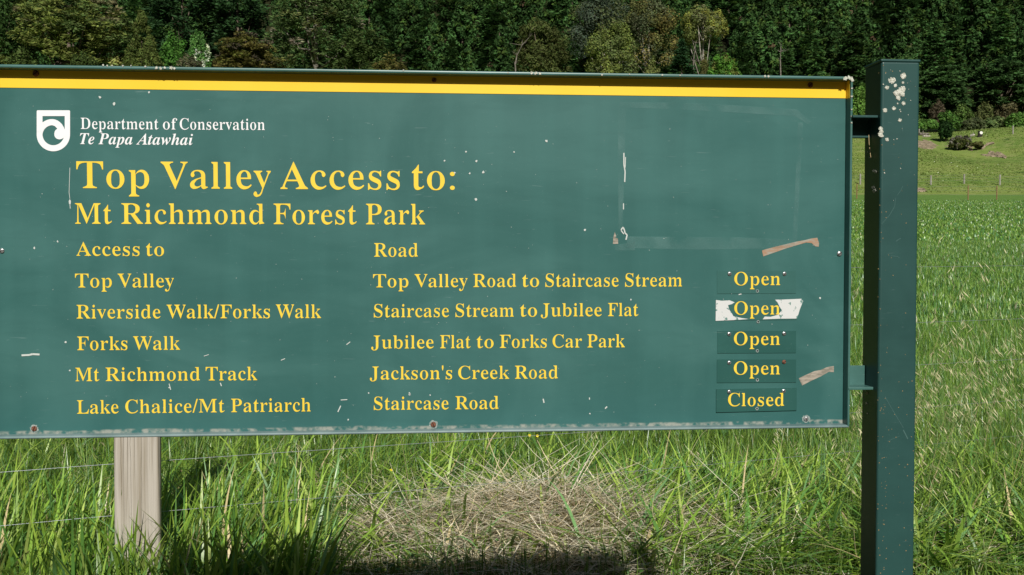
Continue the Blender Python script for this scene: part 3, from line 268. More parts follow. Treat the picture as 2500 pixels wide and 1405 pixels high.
M_tape2=M('old_tape_residue_rusty',(.36,.22,.14),rough=.8,col2=(.33,.32,.27),scale=60,stretch=(.6,1,2),fac=(.4,.6))
M_chip=M('pale_chip',(.55,.58,.55),rough=.7)
M_lichen=M('pale_lichen',(.66,.66,.58),rough=.95,spec=.05,col2=(.38,.39,.31),scale=260,fac=(.45,.62),bump=.002,bscale=500)
M_dark=M('hole_dark',(.01,.01,.01),rough=.9)

V,F=box(aL+.003,aR-.003,BB,BB+.004,zb+.004,zt-.004)
board=mesh('board_panel',V,F,M_board,sign); board['label']='weathered green painted face of the sign'
def rail(name,x0,x1,y0,y1,z0,z1,m,bv=.0022):
    V,F=box(x0,x1,y0,y1,z0,z1); return bevel(mesh(name,V,F,m,sign),bv,3)
rail('frame_rail',aL,aR,BF,BB+.012,zt-.0085,zt,M_rail,.0035)['label']='top lip of the frame'
rail('frame_rail',aL,aR,BF+.001,BB+.012,zb,zb+.0065,M_railb,.0030)['label']='faded bottom lip of the frame'
rail('frame_rail',aR-.0055,aR+.0005,BF+.0005,BB+.0125,zb+.003,zt-.003,M_rail,.0022)
rail('frame_rail',aL-.0005,aL+.0055,BF+.0005,BB+.0125,zb+.003,zt-.003,M_rail,.0022)
rail('rear_channel',aL+.006,aR-.006,BB+.006,BB+.03,zb+.30,zb+.34,M_post,.002)
rail('rear_channel',aL+.006,aR-.006,BB+.006,BB+.03,zt-.34,zt-.30,M_post,.002)
zs=(P(0,214,BB)[1]+P(2067,241,BB)[1])/2
V,F=box(aL+.006,aR-.0058,BB-.0012,BB+.001,zs,zt-.006); mesh('yellow_stripe',V,F,M_yellow,sign)
V,F=box(aR-.0060,aR-.0053,BF+.008,BB-.002,zs-.002,zt-.009); mesh('yellow_stripe',V,F,M_yellow,sign)

# posts
for k,(a0) in enumerate((0.0, aL-(0-aR)-.1)):
    ztop=P(2190,146,0)[1]
    V,F=box(a0,a0+.1,0,.1,-.5,ztop-.004); o=bevel(mesh('sign_post',V,F,M_post,sign),.006,4)
    V,F=box(a0-.0018,a0+.1018,-.0018,.1018,ztop-.006,ztop+.001); bevel(mesh('post_cap',V,F,M_post,sign),.0028,3)
    for (py0,py1,topf) in ((292,338,True),(892,943,False)):
        z1=P(2112,py0,.088)[1]; z0=P(2112,py1,.088)[1]
        x0,x1=(aR,0.0) if k==0 else (a0+.1,aL)
        parts=[box(x0-.004,x1+.0008,.078,.084,z0,z1)]
        if topf: parts.append(box(x0-.004,x1+.0006,.018,.0785,z1-.005,z1+.001)); parts.append(box(x0-.004,x1-.002,.06,.0785,z0-.002,z0+.003))
        else: parts.append(box(x0-.004,x1+.0006,.028,.0785,z0-.002,z0+.005))
        V,F=join(parts); bevel(mesh('bracket',V,F,M_post if topf else M_rail,sign),.001,2)

# flat shapes on the board
def poly_obj(name,outlines,b,m,parent,thick=.0008,label=None):
    tr=tessellate_polygon([[Vector((x,z,0)) for x,z in o] for o in outlines])
    pts=[p for o in outlines for p in o]; V=[(x,b-thick,z) for x,z in pts]; F=[]
    for t in tr:
        a,b_,c=t; ax,az=pts[a];bx,bz=pts[b_];cx,cz=pts[c]
        F.append((a,b_,c) if (bx-ax)*(cz-az)-(bz-az)*(cx-ax)>0 else (a,c,b_))
    n=len(pts); V+= [(x,b,z) for x,z in pts]; s=0
    for o in outlines:
        k=len(o)
        for i in range(k): F.append((s+i,s+(i+1)%k,n+s+(i+1)%k,n+s+i))
        s+=k
    o=mesh(name,V,F,m,parent)
    if label: o['label']=label
    return o
def pxpoly(L_,b): return [P(x,y,b) for x,y in L_]
GL=json.loads(GLYPHS)
def parea(c): return .5*sum(c[i-1][0]*c[i][1]-c[i][0]*c[i-1][1] for i in range(len(c)))
def glyph_tris(cs):
    """triangles of a glyph: every outer contour with the holes that lie inside it"""
    A=[parea(c) for c in cs]; s=1 if A[max(range(len(cs)),key=lambda i:abs(A[i]))]>0 else -1; off=[0]
    for c in cs: off.append(off[-1]+len(c))
    out=[]
    for i,c in enumerate(cs):
        if A[i]*s<0: continue
        xs=[q[0] for q in c]; zs=[q[1] for q in c]; grp=[i]
        for j,h in enumerate(cs):
            if A[j]*s<0 and min(xs)<=min(q[0] for q in h) and max(xs)>=max(q[0] for q in h) and min(zs)<=min(q[1] for q in h) and max(zs)>=max(q[1] for q in h): grp.append(j)
        idx=[off[g]+k for g in grp for k in range(len(cs[g]))]
        for t in tessellate_polygon([[Vector((x,z,0)) for x,z in cs[g]] for g in grp]): out.append(tuple(idx[k] for k in t))
    return out
def lettering(words,mat,parent,text,base_l,base_r,xl,xr,cap,style='r',b=BB,faux=0,name='lettering'):
    V=[];F=[]
    for wd,x0,x1 in words:
        pen=0; outs=[]
        for ch in wd:
            adv,cs=GL[style+ch] if style+ch in GL else GL['r'+ch]
            sh=0.0
            outs.append([[(pen+c[i]+sh,c[i+1]) for i in range(0,len(c),2)] for c in cs]); pen+=adv
            if style=='r': pen+=faux
        xs=[p[0] for g in outs for c in g for p in c]; lo,hi=min(xs),max(xs)
        def by(x): return base_l+(base_r-base_l)*(x-xl)/(xr-xl)
        A=P(x0,by(x0),b); B=P(x1,by(x1),b); capm=cap/2500*(SIGN_O.y+A[0]*math.sin(SIGN_ROT)+b)*1.0
        for g in outs:
            pts=[[(A[0]+(B[0]-A[0])*(x-lo)/(hi-lo), A[1]+(B[1]-A[1])*(x-lo)/(hi-lo)+y/676*capm) for x,y in c] for c in g]
            flat=[p for c in pts for p in c]; n0=len(V)
            V+=[(x,b-.0009,z) for x,z in flat]
            for (i,j,k) in glyph_tris(pts):
                ar=(flat[j][0]-flat[i][0])*(flat[k][1]-flat[i][1])-(flat[j][1]-flat[i][1])*(flat[k][0]-flat[i][0])
                F.append((n0+i,n0+j,n0+k) if ar>0 else (n0+i,n0+k,n0+j))
    o=mesh(name,V,F,mat,parent); o['label']=text; return o
LINES=[
 ([('Department',197.5,387.4),('of',398,433),('Conservation',439.2,646.5)],'W',315.5,318,197,646,27,'r'),
 ([('Te',195.8,230.8),('Papa',240.2,323.9),('Atawhai',332.7,471.4)],'W',352.3,354.6,197,471,26.5,'i'),
 ([('Top',187.2,364.6),('Valley',393.1,661.6),('Access',684.8,976),('to:',1005.8,1110.3)],'Y',459.8,464,187,1110,65,'r'),
 ([('Mt',183.8,273.5),('Richmond',296.9,645),('Forest',668.3,871),('Park',893.8,1037.7)],'Y',546.9,548.6,184,1038,50,'r'),
 ([('Access',187.2,341),('to',357,400.8)],'Y',625,625.4,187,401,33.5,'r'),
 ([('Road',913.4,1020)],'Y',627.3,627.3,913,1020,33,'r'),
 ([('Top',183.8,273.4),('Valley',287.8,424.8)],'Y',702.4,702.2,184,425,33.6,'r'),
 ([('Riverside',187.4,392.2),('Walk/Forks',407.2,659),('Walk',673.8,783.8)],'Y',778.2,777,187,784,33.3,'r'),
 ([('Forks',189,311.2),('Walk',325.6,439.8)],'Y',855.4,854.4,189,440,33.3,'r'),
 ([('Mt',184.8,243),('Richmond',258.4,488.2),('Track',502.6,628)],'Y',931.2,928.6,185,628,33,'r'),
 ([('Lake',188.6,289.8),('Chalice/Mt',306.4,548.6),('Patriarch',564.6,758.6)],'Y',1010.6,1004.8,189,759,33,'r'),
 ([('Top',911,997.1),('Valley',1012.2,1141.3),('Road',1155.7,1259.9),('to',1275,1316),('Staircase',1331.4,1510.2),('Stream',1526,1664.7)],'Y',702.2,699.8,911,1665,32,'r'),
 ([('Staircase',912.8,1096.2),('Stream',1112,1254.2),('to',1270,1311),('Jubilee',1320.3,1468.9),('Flat',1484.3,1558.3)],'Y',775.4,772,913,1558,32,'r'),
 ([('Jubilee',906.4,1058.9),('Flat',1074.4,1149),('to',1164,1205),('Forks',1220.2,1334.5),('Car',1348.9,1420.5),('Park',1433.9,1525.3)],'Y',851.7,848.3,906,1525,32,'r'),
 ([("Jackson's",903,1103.6),('Creek',1118.7,1243),('Road',1257.2,1361.7)],'Y',927.3,924.6,903,1362,32,'r'),
 ([('Staircase',912.8,1095.2),('Road',1112,1216.9)],'Y',1001.2,998.9,913,1217,32,'r'),
]
for words,c,bl,br,xl,xr,cap,st in LINES:
    txt=' '.join(w_[0] for w_ in words).replace('Atawhai','Atawhai')
    lettering(words,M_white if c=='W' else M_letter,sign,('white' if c=='W' else 'yellow')+' lettering reading '+txt,bl,br,xl,xr,cap,st)

# shield emblem with a curling wave
def E8(x,y): return P(80+x/7.8125,260+y/7.8125,BB)
def arc(cx,cy,r,a0,a1,n): return [(cx+r*math.cos(math.radians(a0+(a1-a0)*i/n)),cy+r*math.sin(math.radians(a0+(a1-a0)*i/n))) for i in range(n+1)]
outer=[(90,78),(700,78),(713,92)]+arc(395,541,318,0,180,30)+[(78,92)]
h1=[(188,188),(612,188),(612,450),(590,395),(560,345),(520,305),(480,275),(430,254),(380,246),(330,248),(280,260),(230,282),(188,310)]
h2=[(602,592)]+arc(395,538,207,18,180,26)+arc(379,553,191,182,258,10)+[(370,362),(400,370),(430,385),(472,430),(440,452),(422,480),(413,520),(415,560),(428,590),(450,613),(480,628),(520,633),(560,622)]
poly_obj('emblem',[[E8(*p) for p in q] for q in (outer,h1,h2)],BB,M_white,sign,.0009,'white shield emblem with a curling wave')

# screws, holes
def screw(px,py,parent,m=M_steel,r=.0058,ang=30,b=BB,cross=False,halo=False):
    a,z=P(px,py,b); V=[];F=[];fm=[]; N=14
    for k,(rr,h) in enumerate(((1,0),(1,.28),(.86,.48),(.55,.62),(.0,.68))):
        for i in range(N): t=2*math.pi*i/N; V.append((r*rr*math.cos(t),-h*r,r*rr*math.sin(t)))
    for k in range(4):
        for i in range(N): j=(i+1)%N; F.append((k*N+i,k*N+j,(k+1)*N+j,(k+1)*N+i)); fm.append(0)
    for aa in ([ang,ang+90] if cross else [ang]):
        c,s=math.cos(math.radians(aa)),math.sin(math.radians(aa)); n=len(V)
        l,wd=(.55 if cross else .92)*r,.13*r
        for y in (-.40*r,-.70*r):
            for u,v in ((-l,-wd),(l,-wd),(l,wd),(-l,wd)): V.append((u*c-v*s,y,u*s+v*c))
        for f in ((4,5,6,7),(0,1,5,4),(1,2,6,5),(2,3,7,6),(3,0,4,7)): F.append(tuple(n+i for i in f)); fm.append(1)
    if halo:
        n=len(V); G=np.random.default_rng(int(px))
        for i in range(20): t=2*math.pi*i/20; q=r*(1.55+G.normal(0,.14)); V.append((q*math.cos(t),-.0007,q*math.sin(t)))
        F.append(tuple(range(n,n+20))); fm.append(2)
    V=[(x+a,y+b,zz+z) for x,y,zz in V]
    return mesh('screw',V,F,[m,M_slot,M_halo],parent,smooth=False,fm=fm)
screw(88,180,sign,M_rust,.0075,40,BB-.001); screw(1060,196,sign,M_rust,.006,40,BB-.001); screw(1978,208,sign,M_rust,.007,40,BB-.001)
screw(5,613,sign,ang=20,r=.006); screw(2049,620,sign,ang=35,r=.0065)
screw(84,1047,sign,M_rust,.0066,70,halo=True)['label']='rusty screw in the lower left corner'
screw(1058,1037,sign,M_rust,.0070,110,halo=True); screw(1967,1023,sign,ang=120,r=.0065,halo=True)

# status plates
def plate(corners,m,word,x0,x1,bl,cap,screws,hole,label,thick):
    o=poly_obj('status_plate',[pxpoly(corners,BB)],BB,m,sign,thick,label); b=BB-thick
    lettering([(word,x0,x1)],M_letter,o,'yellow lettering reading '+word,bl,bl-.6,x0,x1,cap,'r',b)
    for s in screws: screw(s[0],s[1],o,s[2],.0052,s[3],b,cross=s[4])
    hx,hy=hole; a,z=P(hx,hy,b)
    V=[(a+.0042*math.cos(t*math.pi/6),b-.0006,z+.0042*math.sin(t*math.pi/6)) for t in range(12)]+[(a+.0022*math.cos(t*math.pi/6),b-.0006,z+.0022*math.sin(t*math.pi/6)) for t in range(12)]
    F=[(i,(i+1)%12,12+(i+1)%12,12+i) for i in range(12)]+[tuple(range(12,24))]
    mesh('screw_hole',V,F,[M_halo,M_dark],o,fm=[0]*12+[1])
    return o
plate([(1750.5,717.5),(1943,717),(1943,661),(1750.5,662)],M_plate2,'Open',1792.3,1904.3,697.1,32,[(1781,669,M_steel,20,True),(1915,669,M_steel,70,True)],(1849,711),'status plate reading Open in the top row',.0012)
pl2=plate([(1749,783),(1945,781),(1957,731),(1749,733)],M_plate2,'Open',1792.3,1903.6,768.8,32,[],(1851,786),'status plate reading Open on torn white sticker remains',.0012)
plate([(1751,863),(1943,862),(1943,808),(1751,808.4)],M_plate,'Open',1791.5,1903.6,843.1,32,[(1780,816,M_steel,20,True),(1914,815,M_steel,10,False)],(1849,857),'dark green status plate reading Open in the third row',.0015)
plate([(1750,934.8),(1943,934),(1943,878),(1750,878)],M_plate,'Open',1791.2,1903.6,915.1,32,[(1780,886,M_steel,20,True),(1914,884,M_rust,30,False)],(1849,928),'dark green status plate reading Open with one rusty screw',.0018)
plate([(1747.8,1006.8),(1944,1002),(1944,947),(1748,950.6)],M_plate,'Closed',1777.2,1913.8,992.1,32,[(1780,957,M_steel,80,False),(1913,955,M_steel,40,True)],(1848,998),'dark green status plate reading Closed',.0035)
C5=lambda L_: [(1400+x/2.651,550+y/2.651) for x,y in L_]
b2=BB-.0012
poly_obj('sticker_remnant',[pxpoly(C5([(922,485),(960,490),(1010,487),(1043,500),(1024,512),(1000,518),(1008,548),(1022,566),(1035,590),(1062,596),(1090,602),(1133,608),(1060,614),(920,620)]),b2)],b2,M_stick,pl2,.0005)
poly_obj('sticker_remnant',[pxpoly(C5([(1305,483),(1360,482),(1475,477),(1486,492),(1465,545),(1447,605),(1330,606),(1225,610),(1238,592),(1275,594),(1320,582),(1350,552),(1334,530),(1322,503)]),b2)],b2,M_stick,pl2,.0005)
for pts,m in (([(1220,165),(1228,203),(1300,178),(1380,150),(1440,132),(1505,113),(1540,116),(1565,138),(1587,140),(1589,118),(1578,82),(1540,87),(1500,97),(1440,108),(1340,132),(1250,155)],M_tape2),
              ([(1458,992),(1480,1038),(1530,1012),(1600,980),(1652,950),(1685,952),(1685,912),(1640,920),(1600,938),(1560,945),(1500,972)],M_tape),
              ([(255,122),(258,80),(267,45),(277,72),(270,80),(288,88),(289,122)],M_tape)):
    poly_obj('tape_remnant',[pxpoly(C5(pts),BB)],BB,m,sign,.0006)
# white nicks and flecks
G=np.random.default_rng(11); V=[];F=[]
def fleck(px,py,rx,ry,n=6):
    i0=len(V); ph=G.uniform(0,6)
    for k in range(n):
        t=2*math.pi*k/n+ph; q=G.uniform(.6,1.15); a,z=P(px+rx*q*math.cos(t),py+ry*q*math.sin(t),BB); V.append((a,BB-.0011,z))
    F.append(tuple(range(i0+n-1,i0-1,-1)))
def stroke(pts,w_):
    for (x0,y0),(x1,y1) in zip(pts[:-1],pts[1:]):
        dx,dy=x1-x0,y1-y0; l=math.hypot(dx,dy); nx_,ny_=-dy/l*w_/2,dx/l*w_/2; i0=len(V)
        for x,y in ((x0-nx_,y0-ny_),(x1-nx_,y1-ny_),(x1+nx_,y1+ny_),(x0+nx_,y0+ny_)): a,z=P(x,y,BB); V.append((a,BB-.0011,z))
        F.append((i0,i0+1,i0+2,i0+3))
for px,py,r in ((244,238,3.5),(279,254,4),(1163,394,3),(1180,421,3.6),(1147,424,2.6),(1110,422,2.6),(1162,488,4),(1334,345,3.5),(1138,371,2.5),(1085,393,2.4),(364,226,2.5),(160,836,3),(171,905,2.5),(413,947,2),(141,590,2.5),(84,606,3),(1255,72+300,2),(1000,963,3),(1428,562,3),(2002,728,2.5),(1540,732,2),(850,1025,2),(900,960,2),(1050,965,2),(1440,1010,2)):
    fleck(px,py,r,r*1.1,8)
stroke([(171,410),(169,470),(171,486)],1.2); fleck(171,493,3.5,7); stroke([(171,500),(172,510)],1.6)
stroke([(1523,374),(1523,402),(1526,420),(1525,445)],3); stroke([(1527,384),(1526,410)],2); stroke([(1522,497),(1522,512)],2.4)
stroke([(1516,562),(1521,555),(1524,562),(1526,570),(1531,574),(1528,586)],3.2); stroke([(1516,563),(1523,572)],2.6)
stroke([(53,868),(72,867),(80,865),(97,866)],4.5); stroke([(846,842),(855,835)],2); stroke([(686,880),(696,876)],1.8)
stroke([(413,937),(417,952)],2); stroke([(538,935),(541,943)],2.4); stroke([(825,1006),(832,991)],2.6); stroke([(832,977),(848,976)],2)
stroke([(1326,974),(1328,984)],3); stroke([(1439,971),(1439,976)],2.4); stroke([(1477,998),(1482,993)],3); stroke([(999,958),(1001,965)],2.8)
stroke([(1803,720),(1810,718)],2.4); stroke([(1930,928),(1942,924)],4); stroke([(498,870),(510,866)],1.5)
for _ in range(230): fleck(G.uniform(10,2055),G.uniform(245,1040),*(G.uniform(.35,1.15,2)),n=5)
tag(mesh('paint_chip',V,F,M_chip,sign),kind='stuff',label='tiny white nicks and flecks scattered on the board')
# ghost of a removed poster: faint pale bands
def ghost_mat():
    m=M('poster_ghost_residue',(.15,.31,.29),rough=.5); n=m.node_tree; L=n.links.new
    tc=n.nodes.new('ShaderNodeTexCoord'); f=noise(n,L,tc.outputs['Object'],7,.35,.8,7,(2,1,2),1)
    t=n.nodes.new('ShaderNodeBsdfTransparent'); ms=n.nodes.new('ShaderNodeMixShader'); L(mul(n,L,f,.42),ms.inputs[0]); L(t.outputs[0],ms.inputs[1]); L(n.nodes['Principled BSDF'].outputs[0],ms.inputs[2]); L(ms.outputs[0],n.nodes['Material Output'].inputs[0]); return m
M_ghost=ghost_mat()
V2,F2=[],[]
for quad in ([(1512,250),(1700,252),(1945,268),(1980,298),(1972,304),(1940,284),(1700,270),(1512,262)],[(1508,262),(1528,262),(1520,560),(1510,560)],[(1948,300),(1960,300),(1945,590),(1935,590)],[(1530,578),(1800,580),(1940,586),(1940,606),(1700,610),(1530,606)],[(1500,600),(1550,590),(1550,612),(1502,612)]):
    i0=len(V2)
    for x,y in quad: a,z=P(x,y,BB); V2.append((a,BB-.0007,z))
    F2.append(tuple(range(i0+len(quad)-1,i0-1,-1)))
mesh('poster_ghost',V2,F2,M_ghost,sign)['label']='faint outline left by a removed poster'
for k in (1,): pass

# lichen
def lichen(name,blobs,fn,parent,thick=.0014,seed=0):
    G=np.random.default_rng(seed); V=[];F=[]
    for cx,cy,r in blobs:
        subs=[(cx,cy,r*.82)]+[(cx+r*.85*math.cos(t)*G.uniform(.75,1.15),cy+r*.85*math.sin(t)*G.uniform(.75,1.15),r*G.uniform(.14,.36)) for t in np.linspace(0,6.0,13 if r>14 else 6)+G.uniform(0,3)]
        for x,y,q in subs:
            i0=len(V); N=9; th=thick*.5*G.uniform(.7,1.4)
            for k in range(N):
                t=2*math.pi*k/N; s=q*G.uniform(.62,1.38); V.append(fn(x+s*math.cos(t),y+s*math.sin(t),0))
            for k in range(N):
                t=2*math.pi*k/N; s=q*.72; V.append(fn(x+s*math.cos(t),y+s*math.sin(t),th))
            V.append(fn(x,y,th*1.15))
            for k in range(N):
                j=(k+1)%N; F.append((i0+j,i0+k,i0+N+k,i0+N+j)); F.append((i0+N+j,i0+N+k,i0+2*N))
    o=mesh(name,V,F,M_lichen,parent); return o
def on_post(x,y,h):
    a,z=P(2040+x/6.386,130+y/6.386,0.0); return (a,-h-.0004,z)
big=[(880,425,50),(1055,360,45),(800,540,30),(932,508,26),(1055,785,28),(908,865,28),(770,892,32),(1002,1048,28),(800,1350,30)]
for i,bl in enumerate(big): lichen('lichen_patch',[bl],on_post,sign,seed=i)
lichen('lichen_patch',[(1000,600,52),(1045,560,45),(940,620,42),(1040,640,38),(970,690,34),(985,715,24)],on_post,sign,.0022,seed=40)['label']='largest pale lichen patch on the post'
lichen('lichen_patch',[(700,1180,30),(715,1225,32),(695,1270,34),(722,1292,24)],on_post,sign,.0022,seed=41)
tag(lichen('lichen_speck',[(1048,462,20),(742,488,13),(965,790,14),(1000,885,12),(1012,912,10),(905,1352,7),(955,1340,11),(1130,965,7),(1168,740,7),(1000,282,10),(857,268,6),(1120,470,6),(1240,522,5),(1135,567,6),(1165,440,5),(780,322,6),(1035,1180,6),(760,1870,12),(1010,1800,10),(1225,1900,5),(900,2300,5)],on_post,sign,seed=42),kind='stuff')
def on_rail(x,y,h):
    a,z=P(x,y,BF); return (a,BF-h-.0004,z)
for i,bs in enumerate(([(382,166,4),(392,167,4),(402,166,3)],[(418,166,4.5),(426,168,3.5)],[(1298,178.5,4),(1308,179,4.5),(1318,180,3.5)],[(2064,192,5),(2072,190,5),(2078,193,5),(2081,197,4)])):
    lichen('lichen_patch',bs,on_rail,sign,.0012,seed=50+i)
tag(lichen('lichen_speck',[(252,160,2.5),(262,161,2.5),(274,161,2),(300,161.5,2.5),(320,161,2),(355,163,2.5),(1470,183,2.5),(1537,182,1.8),(1617,184,2.6),(1660,184.5,2.2),(1868,187,3),(1876,187,3),(2080,216,2.5),(2079.5,236,3),(2079,285,2.5),(2079,268,2),(2079,300,2.4),(985,172,2),(1240,178,2)],on_rail,sign,seed=60),kind='stuff')
def on_side(px,py,h):   # post's left face
    d=ray(px,py); o=Vector((0,0,EYE))-SIGN_O; t=(-0.0008-h-o.dot(U))/d.dot(U); q=o+d*t; return (-.0008-h,q.dot(W),q.z)
tag(lichen('lichen_speck',[(2133,418,3),(2137,420,4),(2131,458,4),(2134,466,5),(2118,372,2),(2122,385,2),(2116,960,3),(2114,985,3),(2117,1010,2)],on_side,sign,seed=61),kind='stuff')
# dry stem caught on the post below the upper bracket
V,F=tube([on_side(2121,330,.004),on_side(2122,352,.006),on_side(2126,385,.004)],.0007,5); mesh('dry_stem',V,F,M('dry_stem_straw',(.5,.38,.2),rough=.8),sign)
V=[];F=[]
def pstroke(pts,w_):
    w_=w_*.7
    for (x0,y0),(x1,y1) in zip(pts[:-1],pts[1:]):
        dx,dy=x1-x0,y1-y0; l=math.hypot(dx,dy); nx_,ny_=-dy/l*w_/2,dx/l*w_/2; i0=len(V)
        for x,y in ((x0-nx_,y0-ny_),(x1-nx_,y1-ny_),(x1+nx_,y1+ny_),(x0+nx_,y0+ny_)): a,z=P(x,y,0.0); V.append((a,-.0005,z))
        F.append((i0,i0+1,i0+2,i0+3))
pstroke([(2186,484),(2184,505),(2172,525),(2152,548)],1.3); pstroke([(2160,968),(2172,990),(2190,1020),(2205,1045)],1.6); pstroke([(2175,625),(2190,627),(2196,630)],1.5); pstroke([(2187,590),(2199,582)],2); pstroke([(2205,1050),(2216,1072)],4); pstroke([(2202,310),(2203,322)],1.6); pstroke([(2166,1078),(2180,1072),(2196,1065)],1.0); pstroke([(2204,455),(2196,470),(2190,478)],1.0)
tag(mesh('scratch',V,F,M('pale_scratch',(.055,.125,.115),rough=.6),sign),'faint pale scratches on the post',kind='stuff')
# rusty dirt specks on the post face
def dirt(x,y): a,z=P(x,y,0.0); return a,z
V=[];F=[]
for _ in range(130):
    x=G.uniform(2142,2230); y=G.choice([G.uniform(930,1400),G.uniform(160,1400)]); 
    if x>2165 and G.random()<.5: x=G.uniform(2142,2165)
    i0=len(V); r=G.uniform(.4,1.5)
    for k in range(5): t=k*1.256+G.uniform(0,1); a,z=P(x+r*math.cos(t),y+r*math.sin(t),0.0); V.append((a,-.0006,z))
    F.append(tuple(range(i0+4,i0-1,-1)))
tag(mesh('dirt_speck',V,F,M('rusty_dirt',(.32,.22,.1),rough=.9),sign),kind='stuff')
# ------------------------------------------------------------------ wire fences
M_wood=M('weathered_wood',(.47,.43,.37),rough=.9,spec=.1,col2=(.30,.26,.20),scale=46,detail=9,stretch=(1,1,.03),fac=(.42,.66),bump=.012,bscale=46)
M_wire=M('galvanised_wire',(.42,.45,.47),rough=.4,metal=.6)
M_greypost=M('grey_post_wood',(.34,.33,.29),rough=.9,col2=(.22,.2,.17),scale=8)
M_redpost=M('brown_post_wood',(.26,.15,.08),rough=.9,col2=(.18,.1,.06),scale=8)
f0=np.array([-1.879,5.11]); fd=np.array([5.19,2.1]); fd/=np.linalg.norm(fd)
fence=empty('wire_fence',(f0[0],f0[1],0)); tag(fence,'galvanised wire fence behind the sign with a thick grey wooden post','fence')
def fpost(x,y,r,h,m,parent,name='fence_post',sides=28):
    z=float(ground_z(x,y)); px_,py_,pz_=parent.location
    P_=[(x-px_,y-py_,z-.4-pz_),(x-px_,y-py_,z+h*.5-pz_),(x-px_,y-py_,z+h-.012-pz_),(x-px_,y-py_,z+h-pz_)]
    V,F=tube(P_,[r*1.02,r,r*.985,r*.93],sides); return mesh(name,V,F,m,parent,smooth=False)
V,F=box(-.108,.108,-.085,.085,-.5,1.74); wp=bevel(mesh('fence_post',V,F,M_wood,fence),.022,4); wp['label']='thick weathered wooden post with drying cracks'; wp.rotation_euler=(0,.004,.30)
V=[];F=[]; Gc=np.random.default_rng(3)
for cx_,z0_,z1_,w_ in ((-.062,.2,1.7,.0016),(-.045,.5,1.5,.0022),(-.03,.1,1.2,.0014),(-.012,.6,1.7,.0018),(.02,.2,.9,.0012),(-.075,.5,1.3,.0014),(.055,.9,1.6,.0012)):
    n_=14; i0=len(V)
    for k in range(n_):
        zz=z0_+(z1_-z0_)*k/(n_-1); xx=cx_+Gc.normal(0,.0012); ww=w_*math.sin(math.pi*(k+.3)/(n_-.4)); V+=[(xx-ww/2,-.0856,zz),(xx+ww/2,-.0856,zz)]
    for k in range(n_-1): F.append((i0+2*k,i0+2*k+1,i0+2*k+3,i0+2*k+2))
mesh('drying_crack',V,F,M('crack_dark',(.09,.07,.05),rough=.95),wp)
for t,r in ((-6,.07),(9.5,.07),(16,.07)):
    p=f0+fd*t; o=fpost(p[0],p[1],r,1.74,M_wood,fence)
    for q in o.data.polygons: q.use_smooth=len(q.vertices)==4
nrm=-np.array([fd[1],-fd[0]])
for z in (.386,.65,.951,1.248,1.637):
    rr=.0013
    pts=[]
    for k,t in enumerate(np.linspace(-6,16,24)):
        p=f0+fd*t+nrm*.012; sag=.012*math.sin((t%6.5)/6.5*math.pi)
        pts.append((p[0]-f0[0]+nrm[0]*.1,p[1]-f0[1]+nrm[1]*.1,z-sag+.02*ss((t-7)/9)))
    V,F=tube(pts,rr,6); mesh('wire',V,F,M_wire,fence,smooth=True)
def far_fence(label,items,r,h,m,lo,hi):
    pos=[]
    for px,row in items:
        y=row_to_y(px,row,lo,hi); pos.append(((px-1250)/2500*y,y))
    e=empty('post_fence',(pos[0][0],pos[0][1],float(ground_z(*pos[0])))); tag(e,label,'fence')
    for x,y in pos: fpost(x,y,r,h*R.uniform(.9,1.1),m,e,sides=8)
    for zz in (.35,.65,.9):
        pts=[(x-e.location.x,y-e.location.y,float(ground_z(x,y))+zz*h-e.location.z) for x,y in pos]
        V,F=tube(pts,.006,4); mesh('wire',V,F,M_wire,e)
far_fence('line of pale grey posts crossing the pasture slope beyond the field',[(2010,451),(2098,451),(2185,451),(2270,452),(2351,449),(2438,453),(2530,455)],.10,1.15,M_greypost,112,185)
far_fence('thin brown posts along the near edge of the far field',[(2090,486),(2200,487),(2361,489),(2431,489),(2510,491)],.05,1.3,M_redpost,70,110)
far_fence('pale posts along the crest in front of the scrub',[(2240,331),(2337,330),(2383,331),(2441,328),(2468,327),(2491,326),(2530,326)],.11,1.15,M_greypost,150,199)

